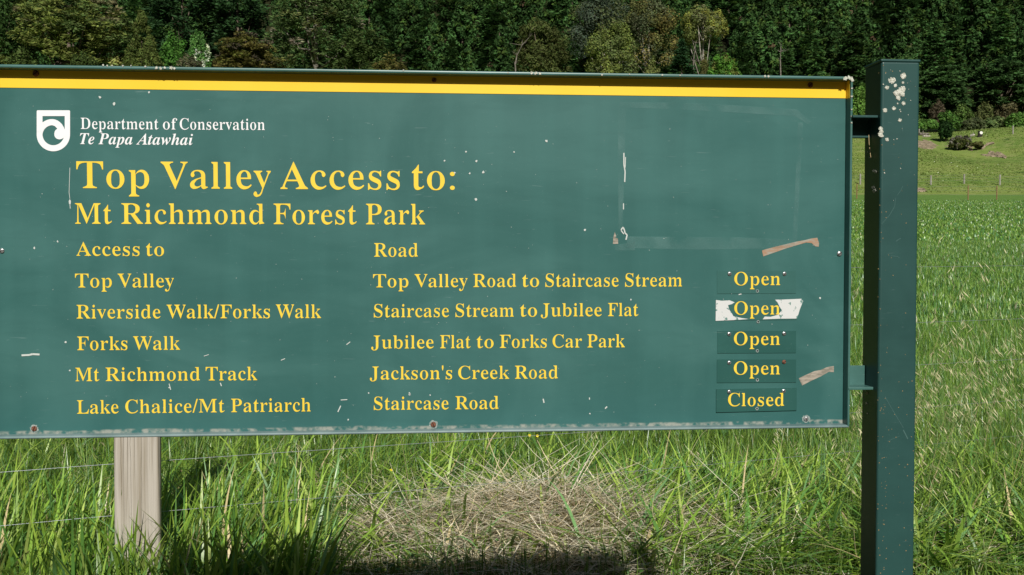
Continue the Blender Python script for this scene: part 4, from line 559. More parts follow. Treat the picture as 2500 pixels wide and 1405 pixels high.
# ------------------------------------------------------------------ foliage
def M_leafy(name,rough=.7,spec=.06,tr=.28): return M(name,(1,1,1),rough=rough,spec=spec,tint=True,transl=tr,objvar=.28)
M_leaf=M_leafy('tree_foliage'); M_bark=M('bark_brown',(.09,.065,.045),rough=.9,col2=(.15,.12,.09),scale=3)
M_palebark=M('bark_pale_gum',(.36,.33,.28),rough=.8,col2=(.15,.13,.10),scale=1.2,fac=(.42,.6)); M_deadbark=M('bark_dead_grey',(.22,.2,.17),rough=.9,col2=(.12,.1,.08),scale=2)
LEAFGAIN=1.7
def unit(v): return v/(np.linalg.norm(v,axis=-1,keepdims=True)+1e-9)
def cards(c,a,b):
    n=len(c); V=np.stack([c-a,c+b*.9-a*.15,c+a,c-b*.9-a*.15],1).reshape(-1,3); return V,np.arange(n*4).reshape(n,4)
def clump_cards(C,rx,rz,tint,n,size,mode,G,var=(.75,1.3)):
    """C (k,3) clump centres, rx, rz (k,) radii, tint (k,3), n cards each"""
    k=len(C); i=np.repeat(np.arange(k),n); m=len(i)
    d=unit(G.normal(size=(m,3))); rad=G.uniform(.35,1,m)**.6
    p=C[i]+d*rad[:,None]*np.stack([rx[i],rx[i],rz[i]],1)
    s=size*G.uniform(.6,1.4,m)
    if mode=='flat':
        out=unit(np.stack([d[:,0],d[:,1],d[:,2]*.15+G.normal(0,.2,m)],1)); side=unit(np.cross(out,np.stack([G.normal(0,.45,m),-.55+G.normal(0,.45,m),np.ones(m)],1)))
        a=out*s[:,None]; b=side*(s*.42)[:,None]
    else:
        nn=unit(d*np.array([1,1,1.1])+np.array([0,0,.25])+G.normal(0,.42 if mode=='any' else .55,(m,3)))
        a=unit(np.cross(nn,G.normal(size=(m,3)))); side=np.cross(nn,a); a=a*s[:,None]; b=side*(s*(.55 if mode=='any' else .34))[:,None]
    V,F=cards(p,a,b)
    t=tint[i]*G.uniform(*var,m)[:,None]*(1+G.normal(0,.06,(m,3)))
    return V,F,np.repeat(np.clip(t,0.003,1),4,0)
def zrow(row,D): return EYE+D*math.tan(math.atan((702.5-row)/2500)-THETA)
def tree(name,label,cat,px,D,top,bot,hw,tint,mode='flat',nc=110,cr=(.16,.07),n=70,size=.34,shape='dome',bark=None,tints=None,seed=0,group=None,limbs=9,lean=0,tr_r=.28,depth=.8,shell=(.55,1)):
    G=np.random.default_rng(seed+1000+int(px)); x,y,z0=at(px,D); m=D/2500; rw=hw*m; zt=zrow(top,D); zb_=max(zrow(bot,D),z0+.2); H_=zt-zb_
    e=empty(name,(x,y,z0)); tag(e,label,cat,group)
    d=unit(G.normal(size=(nc,3)))
    if shape=='cone':
        t=G.uniform(0,1,nc)**1.35; ang=G.uniform(0,2*math.pi,nc); rr=rw*(1-t)**.85*G.uniform(.72,1,nc)+.1
        C=np.stack([rr*np.cos(ang),rr*np.sin(ang)*depth,zb_-z0+t*H_*.97],1); rx=rw*cr[0]*(1.15-t)+.25; rz=np.full(nc,H_*cr[1])
    else:
        q=G.uniform(shell[0],shell[1],nc)[:,None]; d[:,2]=np.where(d[:,2]<-.35,-d[:,2],d[:,2])
        p=d*q; C=np.stack([p[:,0]*rw*.92,p[:,1]*rw*depth,(zb_-z0)+H_*(.40+.56*p[:,2])],1)
        rx=rw*cr[0]*G.uniform(.7,1.4,nc); rz=H_*cr[1]*G.uniform(.7,1.4,nc)
    T=np.array(tint)*np.ones((nc,3))
    if tints is not None:
        for tt,frac in tints: sel=G.random(nc)<frac; T[sel]=tt
    T=T*LEAFGAIN*G.uniform(.65,1.35,nc)[:,None]
    V,F,tt=clump_cards(C,rx,rz,T,n,size,mode,G)
    mesh('crown',V,F,M_leaf,e,tint=tt)
    ztr=(zb_-z0)+H_*.72; lx=lean*m
    parts=[tube([(0,0,-.6),(lx*.2,0,ztr*.3),(lx*.6,.1,ztr*.65),(lx,0,ztr)],[tr_r*1.3,tr_r,tr_r*.7,tr_r*.3],8)]
    for k in range(limbs):
        j=G.integers(nc); s0=G.uniform(.35,.8); c=C[j]; st=np.array([lx*s0,0,ztr*s0]); mid=(st+c)/2+np.array([0,0,-.06*H_]); 
        parts.append(tube([st,mid,c],[tr_r*.5,tr_r*.3,tr_r*.12],6))
    V,F=join(parts); mesh('trunk',V,F,bark or M_bark,e,smooth=True)
    return e
DKP=(.018,.043,.018); OLV=(.10,.122,.030); BRZ=(.105,.094,.028); PNE=(.029,.064,.018)
tree('macrocarpa_tree','broad olive green macrocarpa with flat layered sprays at the left end','tree',175,184,-45,300,205,OLV,'flat',380,(.11,.026),100,.36,tints=[((.095,.09,.045),.15),((.055,.08,.024),.3)],tr_r=.6,limbs=14,seed=1)
tree('broadleaf_tree','dark green tree at the far left edge beside the macrocarpa','tree',-5,178,-30,290,88,(.03,.062,.016),'any',120,(.2,.07),90,.30,seed=2)
tree('cypress_tree','pointed olive green cypress in front of the macrocarpa','tree',352,174,24,300,82,(.062,.082,.021),'tuft',230,(.17,.035),70,.28,shape='cone',seed=3,tr_r=.3,limbs=0)
tree('pine_tree','tall dark pine behind the flowering shrub','tree',450,205,-120,250,105,(.024,.056,.02),'flat',120,(.2,.03),60,.5,seed=4,tr_r=.45,limbs=8)
tree('pine_tree','tall dark pine standing behind the bronze macrocarpa','tree',585,208,-130,240,90,(.026,.058,.02),'flat',110,(.2,.03),60,.5,seed=41,tr_r=.45,limbs=8)
tree('macrocarpa_tree','low bronze brown macrocarpa in front of the dark pines','tree',605,182,72,290,98,BRZ,'flat',220,(.14,.035),90,.30,tints=[((.10,.105,.025),.35),((.08,.07,.045),.15)],seed=5)
tree('pine_tree','old dark pine with grey trunk and pale dead twigs','tree',775,192,-110,270,125,(.044,.068,.022),'flat',170,(.17,.04),70,.4,tints=[((.075,.085,.03),.2),((.12,.11,.075),.08)],bark=M_deadbark,seed=6,tr_r=.5,limbs=10)
tree('pine_tree','lower green pine right of the grey trunked pine','tree',880,188,60,270,75,(.045,.07,.02),'flat',110,(.2,.06),60,.36,seed=7)
tree('macrocarpa_tree','small bronze green macrocarpa showing just above the board','tree',955,182,132,290,58,(.08,.078,.022),'flat',80,(.2,.06),60,.33,seed=8)
tree('pine_tree','dark olive pine with pale dead branches on its left side','tree',1322,186,28,290,72,(.064,.08,.024),'tuft',150,(.2,.055),75,.34,seed=9,tr_r=.35)
def bare_branches(name,label,px,D,pts,seed):
    G=np.random.default_rng(seed); x,y,z0=at(px,D); e=empty(name,(x,y,z0)); tag(e,label,'dead tree'); parts=[]
    P_=[((a-px)*D/2500,G.uniform(-.3,.3),zrow(b,D)-z0) for a,b in pts]
    parts.append(tube([(P_[0][0],0,-.5)]+P_,np.linspace(.17,.04,len(P_)+1),6))
    for k in range(14):
        i=G.integers(1,len(P_)); s=np.array(P_[i]); d=np.array([G.normal(0,.55),G.normal(0,.4),G.uniform(.1,.6)]); parts.append(tube([s,s+d*.6,s+d*1.3+np.array([G.normal(0,.3),0,.2])],[.05,.035,.015],5))
    V,F=join(parts); mesh('trunk',V,F,M_deadbark,e)
bare_branches('dead_tree','pale leafless branches beside the dark olive pine',1268,183,[(1262,250),(1258,160),(1262,135),(1275,110),(1292,92)],3)
GUMB=(.062,.085,.055)
tree('gum_tree','tall blue grey gum tree at the left of the gum group','tree',1470,196,-50,260,95,GUMB,'any',90,(.24,.075),190,.22,bark=M_palebark,tints=[((.08,.1,.04),.3)],seed=10,tr_r=.4,limbs=8)
tree('gum_tree','tall golden green gum tree with white limbs','tree',1582,192,-12,205,78,(.088,.096,.032),'any',80,(.25,.10),170,.21,bark=M_palebark,tints=[((.10,.09,.028),.35),((.06,.072,.035),.3)],seed=11,tr_r=.35,limbs=8,shell=(.7,1))
tree('gum_tree','lower yellow green gum tree in front of the grey one','tree',1492,184,52,215,62,(.082,.104,.026),'any',75,(.25,.11),170,.20,bark=M_palebark,tints=[((.07,.09,.03),.3)],seed=12,tr_r=.25,limbs=8,shell=(.7,1))
tree('gum_tree','single round topped gum tree with a forked pale trunk','tree',1714,184,16,118,56,(.082,.098,.030),'any',62,(.27,.15),170,.20,bark=M_palebark,tints=[((.08,.085,.04),.35),((.12,.13,.028),.2)],seed=13,tr_r=.26,limbs=8,shell=(.75,1))
bare_branches('dead_tree','slim pale trunk just left of the round topped gum',1692,183,[(1690,200),(1691,150),(1693,125),(1696,105)],8)
tree('young_pine','young dark pine between the gum trees','tree',1662,181,95,260,46,(.025,.062,.024),'flat',110,(.24,.03),60,.32,shape='cone',seed=14,limbs=0)
for (px,top,hw,tc,lb) in ((1480,140,18,(.1,.12,.03),'small yellow green shrub under the grey gum tree'),(1590,145,22,(.085,.1,.03),'small olive shrub under the golden gum tree'),(1540,150,20,(.07,.09,.03),'low olive shrub between the gum trunks'),(1715,125,14,(.1,.105,.035),'narrow olive shrub at the foot of the single gum')):
    tree('shrub',lb,'shrub',px,180,top,250,hw,tc,'any',40,(.3,.13),60,.25,seed=15)
tree('shrub','bright green rounded shrub right of the gum trees','shrub',1762,179,128,270,48,(.055,.13,.02),'any',90,(.22,.09),70,.25,tints=[((.1,.12,.03),.4)],seed=16)
tree('shrub','bright green leafy shrub between the cypress and the flowering shrub','shrub',432,178,82,270,40,(.05,.125,.022),'any',90,(.24,.09),75,.24,seed=17)
fl=tree('flowering_shrub','green shrub covered in white flowers above the board','shrub',490,177,80,270,34,(.055,.12,.03),'any',90,(.24,.09),75,.24,tints=[((.33,.36,.27),.16)],seed=18)
tree('shrub','grey brown scrubby bush below the flowering shrub','shrub',470,174,136,270,46,(.075,.075,.04),'any',80,(.22,.1),60,.25,seed=19)
tree('cabbage_palm','small yellow green spiky plant at the foot of the cypress','plant',290,172,143,200,18,(.19,.2,.06),'tuft',16,(.5,.3),26,.5,seed=20,tr_r=.1,limbs=0)
for px,top,hw in ((210,128,50),(60,120,46)): tree('shrub','low dark green bush in front of the macrocarpa'+(' left part' if px<100 else ''),'shrub',px,172,top,270,hw,(.05,.075,.02),'any',80,(.22,.1),60,.26,seed=21)
# scrub belt right of the post and between board and post
belt=[(2095,205,330,26,(.06,.115,.022),'bright green shrub in the gap between the board and the post',190),
 (2262,292,325,26,(.052,.11,.022),'green shrub just right of the post at the pasture edge',193),(2312,272,322,30,(.05,.105,.022),'tall green shrub above the dark round bush',194),
 (2372,290,322,34,(.065,.08,.035),'grey green shrub in the middle of the scrub belt',193),(2425,286,320,30,(.06,.088,.03),'olive shrub under the dark pines in the scrub belt',195),
 (2478,275,322,28,(.06,.12,.025),'bright green shrub at the right edge of the scrub belt',192),(2520,290,322,30,(.06,.09,.03),'low green shrub past the right edge of the scrub',192),
 (2345,258,315,26,(.055,.09,.022),'yellowish green shrub behind the scrub belt',199),(2400,252,315,26,(.075,.09,.03),'pale topped shrub behind the scrub belt',200),
 (2450,250,315,30,(.08,.075,.035),'brownish leaved shrub below the forest edge',200),(2285,248,320,22,(.06,.05,.03),'brown twiggy bush below the forest edge',199),(2225,280,325,24,(.05,.09,.02),'dark green shrub half hidden by the post',196)]
for i,(px,top,bot,hw,tc,lb,D) in enumerate(belt):
    tree('shrub',lb,'shrub',px,D,top,bot+6,hw,tc,'any',70,(.26,.15),60,.24,seed=30+i,limbs=4,tr_r=.1)
tree('shrub','dark green round bush standing alone on the pasture crest','shrub',2305,row_to_y(2305,346,150,199),298,345,17,(.018,.045,.012),'any',60,(.3,.2),70,.2,seed=50,limbs=3,tr_r=.12)
tree('shrub','olive bush with grey twigs in the hollow between the slips','shrub',2341,row_to_y(2341,368,130,199),333,367,26,(.07,.085,.025),'any',70,(.28,.2),60,.2,tints=[((.1,.095,.07),.3)],seed=51,limbs=3,tr_r=.1)
tree('shrub','tiny dark upright bush beside the olive bush','shrub',2356,row_to_y(2356,352,130,199),334,350,6,(.02,.05,.012),'any',30,(.4,.25),40,.15,seed=52,limbs=0,tr_r=.05)
tree('shrub','small brown green bush leaning over the largest slip','shrub',2383,row_to_y(2383,368,130,199),347,366,13,(.06,.062,.02),'any',40,(.35,.2),50,.16,seed=53,limbs=0,tr_r=.05)
# logs and stump on the crest
def log(label,px0,row0,px1,row1,r,m,cat='log',name='fallen_log'):
    y=row_to_y(px0,row0,150,199); x0=(px0-1250)/2500*y; x1=(px1-1250)/2500*y; z0=float(ground_z(x0,y))
    e=empty(name,(x0,y,z0)); tag(e,label,cat)
    V,F=tube([(0,0,r),((x1-x0)*.5,.3,r*1.1),(x1-x0,.2,float(ground_z(x1,y))-z0+r*.8)],[r,r*.9,r*.6],9); mesh('trunk',V,F,m,e)
    V,F=tube([((x1-x0)*.3,0,r),((x1-x0)*.35,-.2,r*3)],[r*.4,r*.2],6); mesh('branch_stub',V,F,m,e)
M_palelog=M('sun_bleached_log',(.5,.47,.4),rough=.9,col2=(.3,.27,.22),scale=5)
log('grey bleached log lying just right of the post',2240,332,2265,336,.28,M_deadbark)
log('pale short log on the crest beside the grey log',2250,336,2268,338,.2,M_palelog)
log('small white log lying on the crest',2367,334,2377,334,.22,M_palelog)
log('pale branch lying on the crest towards the right',2438,330,2454,331,.17,M_palelog)
y=row_to_y(2388,334,150,199); x=(2388-1250)/2500*y; st=empty('tree_stump',(x,y,float(ground_z(x,y)))); tag(st,'dark stump with a white cut face on the crest','stump')
V,F=tube([(0,0,-.2),(0,0,.4),(.05,0,.85)],[.42,.35,.3],10); mesh('stump_body',V,F,M('dark_bark',(.03,.025,.02),rough=.95),st)
V,F=tube([(.05,-.28,.55),(.05,-.36,.55)],[.26,.24],10); mesh('cut_face',V,F,M('pale_cut_wood',(.8,.78,.72),rough=.8),st)

# plantation pines: a few meshes, many individual trees
def pine_mesh(seed,H_=18.5,Rr=4.7):
    G=np.random.default_rng(seed); C=[];
    nl=26
    for k in range(nl):
        t=(k+.5)/nl; z=H_*(.10+.89*t); rad=Rr*(1-t)**.85*G.uniform(.65,1.25); nb=max(3,int(7*(1-t)+3))
        a0=G.uniform(0,6.28)
        for b in range(nb):
            an=a0+6.28*b/nb+G.normal(0,.2); L_=rad*G.uniform(.65,1.1)
            for s in (.5,.78,1.0):
                if (L_*s<.5 and s<1) or G.random()<.18: continue
                C.append((L_*s*math.cos(an),L_*s*math.sin(an),z+.12*L_*s*G.uniform(-.3,1.4),s))
    C=np.array(C); k=len(C); T=np.array(PNE)*LEAFGAIN*np.ones((k,3)); T=T*(.5+1.3*G.random(k)**1.5)[:,None]
    sel=G.random(k)<.005; T[sel]=(.12,.085,.05); sel=G.random(k)<.15; T[sel]=np.array((.075,.135,.03))*G.uniform(.8,1.2,(sel.sum(),1))
    puff=seed%2==0
    V,F,tt=clump_cards(C[:,:3],G.uniform(.45,.8,k) if puff else G.uniform(.55,1.1,k),G.uniform(.5,.9,k) if puff else G.uniform(.22,.42,k),T,20,.34 if puff else .40,'any' if puff else 'flat',G,(.88,1.14))
    tv,tf=tube([(0,0,-1),(0,0,H_*.5),(G.normal(0,.2),0,H_*.98)],[.3,.2,.05],7)
    nV=len(V); me=bpy.data.meshes.new('pine_tree')
    allV=np.concatenate([V,np.array(tv)]); quads=[tuple(int(i)+nV for i in f) for f in tf if len(f)==4]
    F2=np.concatenate([F,np.array(quads)]); n=len(F2)
    me.vertices.add(len(allV)); me.vertices.foreach_set('co',allV.astype(np.float32).ravel())
    me.loops.add(n*4); me.loops.foreach_set('vertex_index',F2.astype(np.int32).ravel()); me.polygons.add(n); me.polygons.foreach_set('loop_start',np.arange(0,n*4,4,dtype=np.int32)); me.update(calc_edges=True)
    me.materials.append(M_leaf); me.materials.append(M_bark); mi=np.zeros(n,dtype=np.int32); mi[len(F):]=1; me.polygons.foreach_set('material_index',mi)
    t4=np.ones((len(allV),4),dtype=np.float32); t4[:nV,:3]=tt; a=me.color_attributes.new('tint','FLOAT_COLOR','POINT'); a.data.foreach_set('color',t4.ravel())
    return me
PM=[pine_mesh(s) for s in range(6)]
G=np.random.default_rng(99); count=0; cand=[]
for r_,D0 in enumerate(np.arange(206,282,9.0)):
    xs=np.arange(-.55*D0,.56*D0,8.0)+(r_%2)*4.0
    for x in xs:
        x_=x+G.normal(0,1.3); y_=D0+G.normal(0,1.8); s=G.uniform(.8,1.18); z=float(ground_z(x_,y_)); px=1250+2500*x_/y_
        top=628-2500*(z+17*s-EYE)/y_
        if px<2070 and top>168: continue
        cand.append((x_,y_,z,s))
for i,(x_,y_,z,s) in enumerate(cand):
    o=bpy.data.objects.new('pine_tree',PM[G.integers(6)]); COL.objects.link(o); o.location=(x_,y_,z-.3); o.rotation_euler=(0,0,G.uniform(0,6.28)); o.scale=(s*G.uniform(.9,1.1),)*2+(s,)
    px=1250+2500*x_/y_; k=(y_>228)+(y_>252)
    where=('behind the macrocarpas at the left' if px<620 else 'behind the old grey trunked pine' if px<1000 else 'above the middle of the board' if px<1380 else 'behind the gum trees' if px<1800 else 'above the right end of the board' if px<2110 else 'right of and behind the sign post')
    tag(o,'dark green plantation pine '+where+', '+('foremost rows of the hillside','middle rows of the hillside','uppermost rows of the hillside')[k],'pine tree','plantation pines on the hillside')
print('PINES',len(cand))
# the two paler ones and a bare pole that stand out among them
bare_branches('dead_tree','thin pale dead trunk standing in the forest right of the gums',1902,204,[(1902,190),(1902,150),(1901,128),(1902,108)],12)
tree('pine_tree','large dark pine just right of the sign post','tree',2300,203,150,300,62,(.032,.066,.02),'flat',150,(.2,.035),70,.42,seed=60,tr_r=.4,limbs=14)
tree('pine_tree','large dark pine near the right edge of the picture','tree',2440,203,140,290,72,(.032,.066,.02),'flat',160,(.2,.035),70,.42,seed=61,tr_r=.4,limbs=14)
tree('pine_tree','dark pine behind the top of the sign post','tree',2180,204,125,300,62,(.036,.068,.02),'flat',140,(.2,.035),70,.42,seed=62,tr_r=.4,limbs=10)

# ------------------------------------------------------------------ grass
M_grass=M('grass_blade',(1,1,1),rough=.36,spec=.6,tint=True,transl=.28)
M_straw=M('dry_straw',(1,1,1),rough=.6,spec=.25,tint=True,transl=.1)
def blades(name,x,y,h,lean,curl,wd,tint,segs=4,az=None,z=None,mat=None,label=None,seed=0,wprof=None,twist=None):
    G=np.random.default_rng(seed+7000); n=len(x); h=np.broadcast_to(h,(n,)).astype(float); wd=np.broadcast_to(wd,(n,))
    az=G.uniform(0,2*math.pi,n) if az is None else az; z=ground_z(x,y)-.01 if z is None else z
    p=np.stack([x,y,z],1).astype(float); th=np.broadcast_to(lean,(n,)).astype(float).copy(); cu=np.broadcast_to(curl,(n,))
    tw=G.uniform(-.9,.9,n) if twist is None else twist; ddir=np.stack([np.cos(az),np.sin(az)],1)
    prof=wprof or [1,.95,.8,.55,.06][:segs]+[.06]
    if len(prof)!=segs+1: prof=list(np.interp(np.linspace(0,1,segs+1),np.linspace(0,1,5),[.8,1,.85,.55,.05]))
    V=np.zeros((n,segs+1,2,3))
    for k in range(segs+1):
        a2=az+math.pi/2+tw*(.4+.6*k/segs)
        tang=np.stack([ddir[:,0]*np.sin(th),ddir[:,1]*np.sin(th),np.cos(th)],1)
        sd=np.stack([np.cos(a2),np.sin(a2),np.zeros(n)],1); sd=unit(sd-tang*(sd*tang).sum(1,keepdims=True))
        hw_=(wd*prof[k]/2)[:,None]; V[:,k,0]=p-sd*hw_; V[:,k,1]=p+sd*hw_
        p=p+tang*(h/segs)[:,None]; th=th+cu/segs
    g0=ground_z(V[:,:,:,0],V[:,:,:,1])+.006; V[:,1:,:,2]=np.maximum(V[:,1:,:,2],g0[:,1:])
    base=(np.arange(n)*(segs+1)*2)[:,None]; q=np.concatenate([base+np.array([2*k,2*k+1,2*k+3,2*k+2]) for k in range(segs)],1).reshape(-1,4)
    T=np.repeat(tint[:,None,:],(segs+1)*2,1)
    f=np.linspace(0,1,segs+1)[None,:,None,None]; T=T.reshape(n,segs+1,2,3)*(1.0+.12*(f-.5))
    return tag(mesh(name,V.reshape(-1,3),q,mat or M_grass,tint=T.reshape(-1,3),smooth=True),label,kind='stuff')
def gtint(n,G,kind='mix'):
    a=np.array([[.15,.27,.035],[.22,.34,.05],[.085,.20,.04],[.28,.38,.09],[.12,.25,.085]]); w_=[.3,.28,.2,.1,.12]
    t=a[G.choice(5,n,p=w_)]*G.uniform(.75,1.25,(n,1)); dry=G.random(n)<.025; t[dry]=np.array([.42,.36,.19])*G.uniform(.7,1.2,(dry.sum(),1)); return t
def wedge(n,G,D0,D1,s0,s1,p=1.0):
    D=np.sqrt(G.uniform(D0**2,D1**2,n)) if p==1 else D0*(D1/D0)**G.uniform(0,1,n); s=G.uniform(s0,s1,n); return s*D,D
def pxs(x,y): return 1250+2500*x/y
def straw_w(x,y):
    px=pxs(x,y); a=np.exp(-(((px-1330)/400)**2+((y-6.05)/.68)**2)); b=.4*np.exp(-(((px-1900)/420)**2+((y-5.75)/.35)**2)); c=.55*np.exp(-(((px-900)/130)**2+((y-5.85)/.3)**2)); d=.8*np.exp(-(((px-2450)/180)**2+((y-5.6)/.3)**2))
    return np.clip(a+b+c+d,0,1)
G=np.random.default_rng(5)
# sward of medium blades
x,y=wedge(58000,G,4.3,9.2,-.62,.62); s=straw_w(x,y); keep=G.random(len(x))>s*.92; x,y,s=x[keep],y[keep],s[keep]; n=len(x); px=pxs(x,y)
tall=np.clip(.8+.5*wob(x,y,1.6,8)+.25*wob(x,y,5,9),.3,1.5)
hh=(.10+.22*tall*ss((y-5.35)/1.1)+.12*ss((700-px)/500)+.06*ss((px-2150)/150))*G.uniform(.55,1.35,n)*(1-.5*s)
blades('verge_grass',x,y,hh,G.normal(.30,.22,n).clip(0,1.1),G.normal(.7,.5,n).clip(-.2,2.2),G.uniform(.004,.012,n),gtint(n,G),4,seed=1,label='green grass growing on the verge under the sign')
# long floppy wide blades
def flop(name,n,D0,D1,s0,s1,h0,h1,azm,label,seed,wr=(.009,.024),dens=None,lean=(.55,.25),curl=(1.6,.55)):
    G=np.random.default_rng(seed); x,y=wedge(n,G,D0,D1,s0,s1); keep=G.random(n)>straw_w(x,y)*.93
    if dens is not None: keep&=G.random(n)<dens(x,y)
    x,y=x[keep],y[keep]; n=len(x)
    az=G.normal(azm,1.35,n)+1.4*wob(x,y,2.2,seed+3); t=gtint(n,G)*np.array([1.6,1.5,1.55])
    blades(name,x,y,G.uniform(h0,h1,n),G.normal(*lean,n).clip(.05,1.3),G.normal(*curl,n).clip(0,2.3),G.uniform(*wr,n),t,6,az=az,seed=seed,label=label)
flop('cocksfoot_grass',4600,5.5,7.9,-.55,.10,.35,.62,-.3,'long floppy blades of cocksfoot grass left and centre under the board',21)
flop('cocksfoot_grass',5200,5.35,7.2,.10,.40,.4,.65,.2,'long flattened grass blades left of the right post',22,wr=(.010,.024),lean=(.9,.25),curl=(.7,.35))
flop('cocksfoot_grass',5200,5.3,7.6,.36,.62,.4,.72,-2.9,'dense glossy long grass right of the post',23,wr=(.010,.024),lean=(.65,.3),curl=(1.3,.5))
flop('cocksfoot_grass',3800,5.2,6.3,.345,.60,.38,.66,.1,'glossy flattened blades arching outwards low beside the post',25,wr=(.012,.026),lean=(.95,.3),curl=(.95,.4))
flop('cocksfoot_grass',1500,4.9,6.2,-.55,-.18,.35,.6,.3,'tall dark grass around the wooden post',24,lean=(.3,.2),curl=(.6,.4))
G=np.random.default_rng(88); n=150; x=G.normal(-1.86,.17,n); y=G.uniform(4.72,4.99,n)
blades('cocksfoot_grass',x,y,G.uniform(.22,.46,n),G.normal(.25,.15,n).clip(0,.8),G.normal(.6,.4,n),G.uniform(.008,.018,n),gtint(n,G),6,seed=88,label='grass tuft growing against the foot of the wooden post')
G=np.random.default_rng(89); n=52000; x,y=wedge(n,G,113,198,.30,.54); px=pxs(x,y); k=(px>2225)|((px>2070)&(px<2125)); x,y=x[k],y[k]; n=len(x); pt=wob(x,y,.25,90); t=np.array([.22,.30,.075])*(1+.3*pt)[:,None]*G.uniform(.75,1.2,(n,1)); t[G.random(n)<.08]=(.32,.30,.14)
blades('hill_grass',x,y,G.uniform(.04,.15,n)*(1+.8*pt),G.normal(.9,.3,n).clip(0,1.3),G.normal(.3,.3,n),G.uniform(.08,.2,n),t,2,seed=89,label='rough pasture grass on the slope below the scrub')
G=np.random.default_rng(5)
# upright stalks in the front strip
x,y=wedge(2600,G,5.0,6.3,-.3,.56); n=len(x)
blades('verge_stalk',x,y,G.uniform(.10,.30,n),G.normal(.15,.12,n).clip(0,.6),G.normal(.25,.3,n),G.uniform(.004,.008,n),np.array([.12,.20,.03])*G.uniform(.7,1.2,(n,1)),4,seed=3,label='upright green shoots growing through the straw')
# dead straw
x,y=wedge(70000,G,4.9,7.6,-.5,.6); s=straw_w(x,y); keep=G.random(len(x))<s*.62+.012; x,y,s=x[keep],y[keep],s[keep]; n=len(x)
z=ground_z(x,y)+G.uniform(0,1,n)*(.02+.13*s); t=np.array([[.80,.70,.47],[.68,.56,.35],[.88,.80,.62],[.52,.42,.26]])[G.integers(0,4,n)]*G.uniform(.75,1.15,(n,1))
az=np.where(G.random(n)<.5,G.normal(.35,.5,n),G.normal(2.7,.6,n))+math.pi*(G.random(n)<.5)
blades('dry_straw',x,y,G.uniform(.12,.5,n),G.normal(1.35,.2,n),G.normal(.5,.7,n),G.uniform(.003,.0075,n),t,4,az=az,z=z,mat=M_straw,seed=4,label='pale dead straw lying in a mound on the verge',wprof=[1,1,.9,.7,.3])
print('STRAW',n)
x,y=wedge(16000,G,5.1,7.4,-.5,.6); s=straw_w(x,y); keep=G.random(len(x))<s*.5; x,y,s=x[keep],y[keep],s[keep]; n=len(x)
az=np.where(G.random(n)<.6,G.normal(.3,.45,n),G.normal(2.75,.5,n))+math.pi*(G.random(n)<.5)
blades('dry_straw',x,y,G.uniform(.25,.75,n),G.normal(1.3,.16,n),G.normal(.55,.5,n),G.uniform(.003,.007,n),np.array([.86,.79,.60])*G.uniform(.7,1.1,(n,1)),5,az=az,z=ground_z(x,y)+.05+.11*s*G.random(n),mat=M_straw,seed=44,label='bleached long straw on top of the mound',wprof=[1,1,.9,.8,.6,.3])
# long arching dry stems
x,y=wedge(170,G,5.4,7.2,-.45,.5); n=len(x)
blades('dry_stem_arc',x,y,G.uniform(.4,.95,n),G.normal(.75,.25,n).clip(.2,1.3),G.normal(1.0,.4,n),G.uniform(.002,.0035,n),np.array([.52,.46,.27])*G.uniform(.8,1.1,(n,1)),9,mat=M_straw,seed=6,label='long arching dry grass stems',wprof=list(np.linspace(1,.5,10)))
# field grass beyond the fence
for (nn,D0,D1,s0,s1,h0,h1,w0,w1,sg,sd) in ((46000,7.6,15,.20,.62,.16,.34,.004,.009,3,31),(9000,8.5,15,-.62,.20,.2,.36,.008,.014,3,32),(70000,15,34,.25,.60,.10,.22,.010,.022,2,33),(60000,34,88,.27,.58,.07,.17,.03,.06,2,34)):
    G=np.random.default_rng(sd); x,y=wedge(nn,G,D0,D1,s0,s1); n=len(x); t=gtint(n,G)*(np.array([1.15,1.2,1.5]) if D0>12 else np.array([1.15,1.2,1.3])); 
    blades('field_grass',x,y,G.uniform(h0,h1,n),G.normal(.3,.2,n).clip(0,1),G.normal(.6,.4,n),G.uniform(w0,w1,n),t,sg,seed=sd,label='pasture grass in the field beyond the fence')
